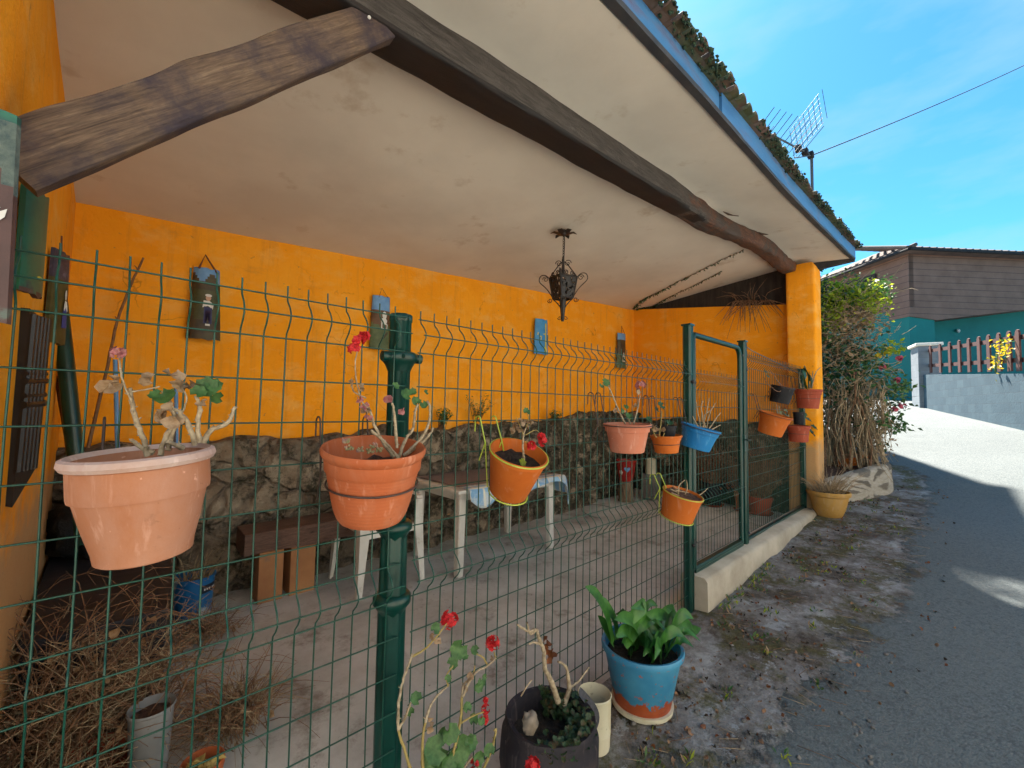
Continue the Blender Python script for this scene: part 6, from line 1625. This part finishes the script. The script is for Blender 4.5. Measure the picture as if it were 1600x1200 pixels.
b = MB(); b.tube([Vector((K0.x, K0.y, ze-.02))+rd*-.5-bd_*.52, Vector((K0.x, K0.y, ze-.02))+rd*(LW+.5)-bd_*.52], .07, 8); b.tube([Vector((K0.x, K0.y, ze-.02))+rd*-.52-bd_*.5, Vector((K0.x, K0.y, ze-.02))+rd*-.52+bd_*(DW+.4)], .07, 8); b.build('gutter', 'pot_black', root)
b = MB(); hbox(b, -.12, -.06, 1.6, 3.6, z2+.1, ze-.5); b.build('shutter', 'darkboard', root)
b = MB(); p = HF(1497, 517, 1.08); b.ball(p, .16, 12, 8, (1.6, .5, .6)); b.build('wall_lamp', 'paintwhite', root)
# block wall, gatepost, picket fence
W0 = Vector((12.3, -2.06, 0)); W1 = Vector((18.3, -.30, 0)); wd = (W1-W0).normalized(); wn = Vector((-wd.y, wd.x, 0))
W00 = W0-wd*4.5
def wtop(s): return lerp(1.82, 2.57, s/(W1-W00).length)
LWall = (W1-W00).length
b = MB(); a, c = W00, W1
b.hexa([a-wn*.2+Vector((0, 0, .2)), c-wn*.2+Vector((0, 0, .9)), c+Vector((0, 0, .9)), a+Vector((0, 0, .2))], [a-wn*.2+Vector((0, 0, wtop(0))), c-wn*.2+Vector((0, 0, wtop(LWall))), c+Vector((0, 0, wtop(LWall))), a+Vector((0, 0, wtop(0)))])
o = b.build('garden_wall', 'block', None, smooth=False)
# turn the mesh so that its block pattern follows the wall
ang = math.atan2(wd.y, wd.x)
o.data.transform(Matrix.Rotation(-ang, 4, 'Z') @ Matrix.Translation(-W00)); o.location = W00; o.rotation_euler = (0, 0, ang)
tag(o, 'grey concrete block wall under the picket fence up the lane', 'wall')
root = thing('gatepost', 'pale block gatepost with a flat cap at the end of the grey wall', 'gatepost', W1+wd*.35+Vector((0, 0, 1.5)))
gp = W1+wd*.30+wn*.05; b = MB()
g1 = PP(1409, 600, wn, wn.dot(W0+wn*.1)); g2 = PP(1436, 600, wn, wn.dot(W0+wn*.1))
s0, s1 = sorted(((g1-W0).dot(wd), (g2-W0).dot(wd))); zt_ = PP(1422, 546, wn, wn.dot(W0+wn*.1)).z
def wbox(b, s0, s1, d0, d1, z0, z1):
    q = [W0+wd*s0+wn*d0, W0+wd*s1+wn*d0, W0+wd*s1+wn*d1, W0+wd*s0+wn*d1]; b.hexa([Vector((p.x, p.y, z0)) for p in q], [Vector((p.x, p.y, z1)) for p in q])
s1 = min(s1, s0+.75)
wbox(b, s0, s1, -.4, .1, .9, zt_); b.build('shaft', 'pillarblock', root, bevel=.015)
b = MB(); wbox(b, s0-.06, s1+.06, -.46, .16, zt_+.002, zt_+.09); b.build('cap', 'plaster', root, bevel=.02)
root = thing('picket_fence', 'red-brown picket fence on top of the grey block wall', 'fence', W0+wd*2+wn*.1+Vector((0, 0, 2.2)))
def fp(px, py): return PP(px, py, wn, wn.dot(W0-wn*.09))
prev = None
pxs = [1443, 1453, 1468, 1483, 1498, 1513, 1529, 1544, 1560, 1576, 1590, 1606, 1623, 1641, 1660, 1680]
for i, px in enumerate(pxs):
    p = fp(px, 560); s_ = (p-W0).dot(wd); zt_ = wtop(s_+4.5)+.86+(.06 if i == 0 else 0); b = MB(); w = .075 if i else .10
    q = W0+wd*s_-wn*.12
    prof = [(-w, 0), (w, 0), (w, .78), (w*.6, .84), (0, .86), (-w*.6, .84), (-w, .78)]
    z0 = wtop(s_+4.5)+.05
    b.prism([q+wd*u+Vector((0, 0, z0+v*(zt_-z0)/.86)) for u, v in prof], wn*.03); b.build('picket', 'picket', root, smooth=False)
sA, sB = (fp(1443, 560)-W0).dot(wd), (fp(1680, 560)-W0).dot(wd)
for dz in (.22, .66):
    b = MB(); a = W0+wd*sA-wn*.165; c = W0+wd*sB-wn*.165
    za, zb_ = wtop(sA+4.5)+dz, wtop(sB+4.5)+dz
    b.hexa([a+Vector((0, 0, za)), c+Vector((0, 0, zb_)), c+wn*.04+Vector((0, 0, zb_)), a+wn*.04+Vector((0, 0, za))], [a+Vector((0, 0, za+.09)), c+Vector((0, 0, zb_+.09)), c+wn*.04+Vector((0, 0, zb_+.09)), a+wn*.04+Vector((0, 0, za+.09))])
    b.build('rail', 'picket', root, smooth=False)
YG = 'yellow flowering plants by the picket fence'
for pp, n, lab_ in (([(1568, 560), (1572, 548), (1566, 572)], 16, 'lower yellow flowering plant spilling over the picket fence'), ([(1585, 542)], 36, 'upper yellow flowering plant at the end of the picket fence')):
    b = MB(); c0 = fp(*pp[0])+wn*.12
    for px, py in pp:
        c = fp(px, py)+wn*.12
        for i in range(n):
            q = c+Vector((random.gauss(0, .07), random.gauss(0, .06), random.gauss(0, .09))); pointy_leaf(b, q, (random.uniform(-1, 1), random.uniform(-1, 1), random.uniform(-1, 1)), .08, .05, mi=0 if random.random() < .75 else 1)
        b.tube([Vector((c0.x, c0.y, c0.z-.3)), c], .008, 4, 1)
    o = recentre(b.build('flowering_plant', ['yellow', 'leaf'], None, sharp=180), c0); tag(o, lab_, 'plant', YG)

# unseen house added across the lane: its sunlit front bounces light into the porch
def bounce_house(name, label, x0, x1, y0, y1, hgt):
    z0 = street((x0+x1)/2)
    root = thing(name, label, 'house', ((x0+x1)/2, (y0+y1)/2, z0))
    b = MB(); b.box(x0, x1, y0, y1, z0-1.5, z0+hgt-.3); wl = b.build('wall', 'plaster', root, smooth=False)
    b = MB(); ym = (y0+y1)/2; o_ = .3
    b.prism([(x0-.02, y0-o_, z0+hgt-.3), (x0-.02, y1+o_, z0+hgt-.3), (x0-.02, y1+o_, z0+hgt-.1), (x0-.02, ym, z0+hgt+.8), (x0-.02, y0-o_, z0+hgt-.1)], (x1-x0+.04, 0, 0)); b.build('roof', 'rooftile', root, smooth=False)
    n = max(1, int((x1-x0)/2.6))
    for i in range(n):
        xc = lerp(x0, x1, (i+.5)/n)
        for zz in (1.0, 3.6):
            if zz+1.2 > hgt-.4: continue
            b = MB(); b.box(xc-.45, xc+.45, y1-.06, y1+.02, z0+zz, z0+zz+1.2); f = b.build('window', 'glass', root, smooth=False)
            b = MB(); b.box(xc-.55, xc+.55, y1, y1+.06, z0+zz-.08, z0+zz); b.box(xc-.5, xc-.45, y1+.02, y1+.04, z0+zz, z0+zz+1.2); b.box(xc+.45, xc+.5, y1+.02, y1+.04, z0+zz, z0+zz+1.2); b.build('frame', 'white', f, smooth=False)
    return root
SEL = 52.0; SAZ = Vector((.80, .60, 0)).normalized()
bounce_house('house', 'unseen cream house across the lane, added to bounce sun into the porch', -14, 7, -13, -4.7, 6.0)
b = MB(); b.grid(60, 8, lambda u, v: Vector((lerp(-14, 6.8, u), lerp(-4.75, -2.9, v), street(lerp(-14, 6.8, u))+.012)))  # unseen pale ground added to bounce sun up to the porch ceiling
o = b.build('bounce_pavement', 'kerb', None, sharp=180); tag(o, 'unseen pale concrete forecourt across the lane, added to bounce sun into the porch', None, None, 'structure')
root = thing('house', 'unseen grey stone cottage beyond the shrub, added to shade the lane', 'house', (11.5, 3.5, .9))  # unseen cottage, added and sized for the shadow it casts on the lane
b = MB(); b.box(9.2, 12.2, 1.3, 6.5, 0, 6.6); b.build('wall', 'stone', root, smooth=False)
b = MB(); b.prism([(9.1, 1.2, 6.6), (9.1, 6.7, 6.6), (9.1, 6.7, 6.7), (9.1, 3.9, 7.0), (9.1, 1.2, 6.7)], (3.2, 0, 0)); b.build('roof', 'rooftile', root, smooth=False)

TC = Vector((8.35, 1.5, 5.3))  # unseen tree added so its sparse leaves soften the sun band on the road
root = thing('tree', 'unseen thin leafy tree behind the porch, added to dapple the sun on the road', 'tree', (8.4, 2.4, .4))
b = MB(); b.tube(smooth_path([(8.4, 2.4, .3), (8.38, 2.2, 2.2), (8.35, 1.8, 4.2), (8.35, 1.5, 5.9)], 5), [.09, .03], 9)
b.build('trunk', 'stemtan', root)
b = MB()
for i in range(26):
    d = Vector((random.gauss(0, 1), random.gauss(0, .6), random.gauss(0, 1))).normalized(); q = Vector((8.36, 1.75, random.uniform(3.8, 5.8))); b.tube([q, q+d*.5+Vector((0, 0, .1)), q+d*random.uniform(.7, 1.2)+Vector((0, 0, .3))], [.02, .005], 5)
b.build('limb', 'stemtan', root)
b = MB()
for i in range(1150):
    d = Vector((random.gauss(0, 1), random.gauss(0, 1), random.gauss(0, 1))).normalized()*random.random()**.45
    q = TC+Vector((d.x*1.15, d.y*.7, d.z*1.5)); pointy_leaf(b, q, (random.uniform(-1, 1), random.uniform(-1, 1), random.uniform(-1, 1)), .13, .065, mi=i % 2)
b.build('crown', ['leaf', 'leafdark'], root, sharp=180)

# ------------------------------------------------------------------ litter on the verge
def ground_h(x, y):
    z = street(x); e = ss(-1.3, -.3, y); return z+e*(.018*nz((x, y, 0), 3)+.012*nz((x, y, 0), 9, 2))
b = MB()
for i in range(1500):
    x = random.uniform(1.2, 8.0); w = lerp(.45, 1.0, min(1, (x-.8)/3.2)); y = -.16-abs(random.gauss(0, .5))*w
    if y < -1.25 or nz((x, y, 0), 2.2, 6)+random.uniform(-.3, .3) < 0: continue
    dry_leaf(b, (x, y, ground_h(x, y)+.006), random.uniform(.004, .014), random.choice((0, 0, 1, 2)))
for i in range(320):
    x = random.uniform(1.4, 7.5); y = random.uniform(-1.0, -.15); q = Vector((x, y, ground_h(x, y)+.006)); a = random.uniform(0, 6.28); L = random.uniform(.02, .12)
    b.tube([q, q+Vector((math.cos(a)*L, math.sin(a)*L, random.uniform(0, .012)))], .0014, 3, random.choice((0, 3)))
o = b.build('leaf_litter', ['drytwig', 'leafrust', 'soil', 'drystraw'], None, sharp=180); tag(o, 'dead leaves and twigs scattered over the verge', None, None, 'stuff')
b = MB()
cl_ = [(random.uniform(1.6, 7.2), random.uniform(-.9, -.17)) for i in range(60)]+[(3.05+i*.045, -.16+random.uniform(-.03, .02)) for i in range(24)]+[(PY(1280, 825, -.35).x, -.35), (4.2, -.75), (3.5, -.6)]
for x, y in cl_:
    for i in range(random.randint(4, 16)):
        q = Vector((x+random.gauss(0, .02), y+random.gauss(0, .02), ground_h(x, y)))
        d = Vector((random.uniform(-1, 1), random.uniform(-1, 1), random.uniform(.4, 1.5))).normalized(); L = random.uniform(.012, .045)
        pointy_leaf(b, q, d, L, L*.28, mi=random.choice((0, 0, 1, 2)))
o = b.build('weeds', ['leaf', 'leafyel', 'leafdry'], None, sharp=180); tag(o, 'tiny weeds sprouting from cracks in the verge', None, None, 'stuff')
b = MB()
for i in range(300):
    x = random.uniform(1.2, 7.5); y = random.uniform(-1.1, -.15); r = random.uniform(.003, .011)
    b.ball((x, y, ground_h(x, y)+r*.3), r, 6, 5, (1.2, 1, .7), .6, seed=i)
o = b.build('gravel', 'block2', None, sharp=180); tag(o, 'loose grit on the verge', None, None, 'stuff')

# ------------------------------------------------------------------ light, sky, camera
S = Vector((SAZ.x*math.cos(R(SEL)), SAZ.y*math.cos(R(SEL)), math.sin(R(SEL))))
sun = bpy.data.lights.new('sun', 'SUN'); sun.energy = 2.0; sun.angle = R(1.4); sun.color = (1, .93, .82)
so = bpy.data.objects.new('sun', sun); COL.objects.link(so); so.rotation_euler = S.to_track_quat('Z', 'Y').to_euler(); so.location = (0, 0, 20)
w = bpy.data.worlds.new('World'); scene.world = w; w.use_nodes = True; nt = w.node_tree
bg = nt.nodes['Background']; sky = nt.nodes.new('ShaderNodeTexSky'); sky.sky_type = 'NISHITA'; sky.sun_disc = False
sky.sun_elevation = R(SEL); sky.sun_rotation = math.atan2(SAZ.x, SAZ.y); sky.air_density = 1.0; sky.dust_density = .4; sky.ozone_density = 1.0
tc = nt.nodes.new('ShaderNodeTexCoord'); mpn = nt.nodes.new('ShaderNodeMapping'); mpn.inputs['Scale'].default_value = (1, 1.6, 5); nt.links.new(tc.outputs['Generated'], mpn.inputs[0])
cn = nt.nodes.new('ShaderNodeTexNoise'); cn.inputs['Scale'].default_value = 2.2; cn.inputs['Detail'].default_value = 7; cn.inputs['Roughness'].default_value = .55; nt.links.new(mpn.outputs[0], cn.inputs['Vector'])
cf = ramp(nt, cn.outputs['Fac'], [(.45, (0, 0, 0)), (.8, (.6, .6, .6))])
tint = mix(nt, 1.0, sky.outputs[0], (.105, .285, .36), 'MULTIPLY')
col = mix(nt, cf, tint, (.85, 1.3, 1.45))
nt.links.new(col, bg.inputs[0]); bg.inputs[1].default_value = .056
cam = bpy.data.cameras.new('camera'); cam.sensor_width = 36; cam.lens = 36*F/1600; cam.clip_start = .02; cam.clip_end = 1000
co = bpy.data.objects.new('camera', cam); COL.objects.link(co)
# columns: camera right, up, back in world axes (right = world coords of cam x)
rx = Vector((XA.x, YA.x, UP.x)); uy = Vector((XA.y, YA.y, UP.y)); fz_ = Vector((XA.z, YA.z, UP.z))
m3 = Matrix((rx, uy, -fz_)).transposed()
co.matrix_world = Matrix.Translation(CAM) @ m3.to_4x4()
scene.camera = co
scene.view_settings.view_transform = 'Standard'; scene.view_settings.look = 'None'; scene.view_settings.exposure = 3.55; scene.view_settings.gamma = 1
scene.cycles.max_bounces = 6; scene.cycles.diffuse_bounces = 4; scene.cycles.glossy_bounces = 2; scene.cycles.transmission_bounces = 3
scene.render.resolution_x = 1024; scene.render.resolution_y = 768
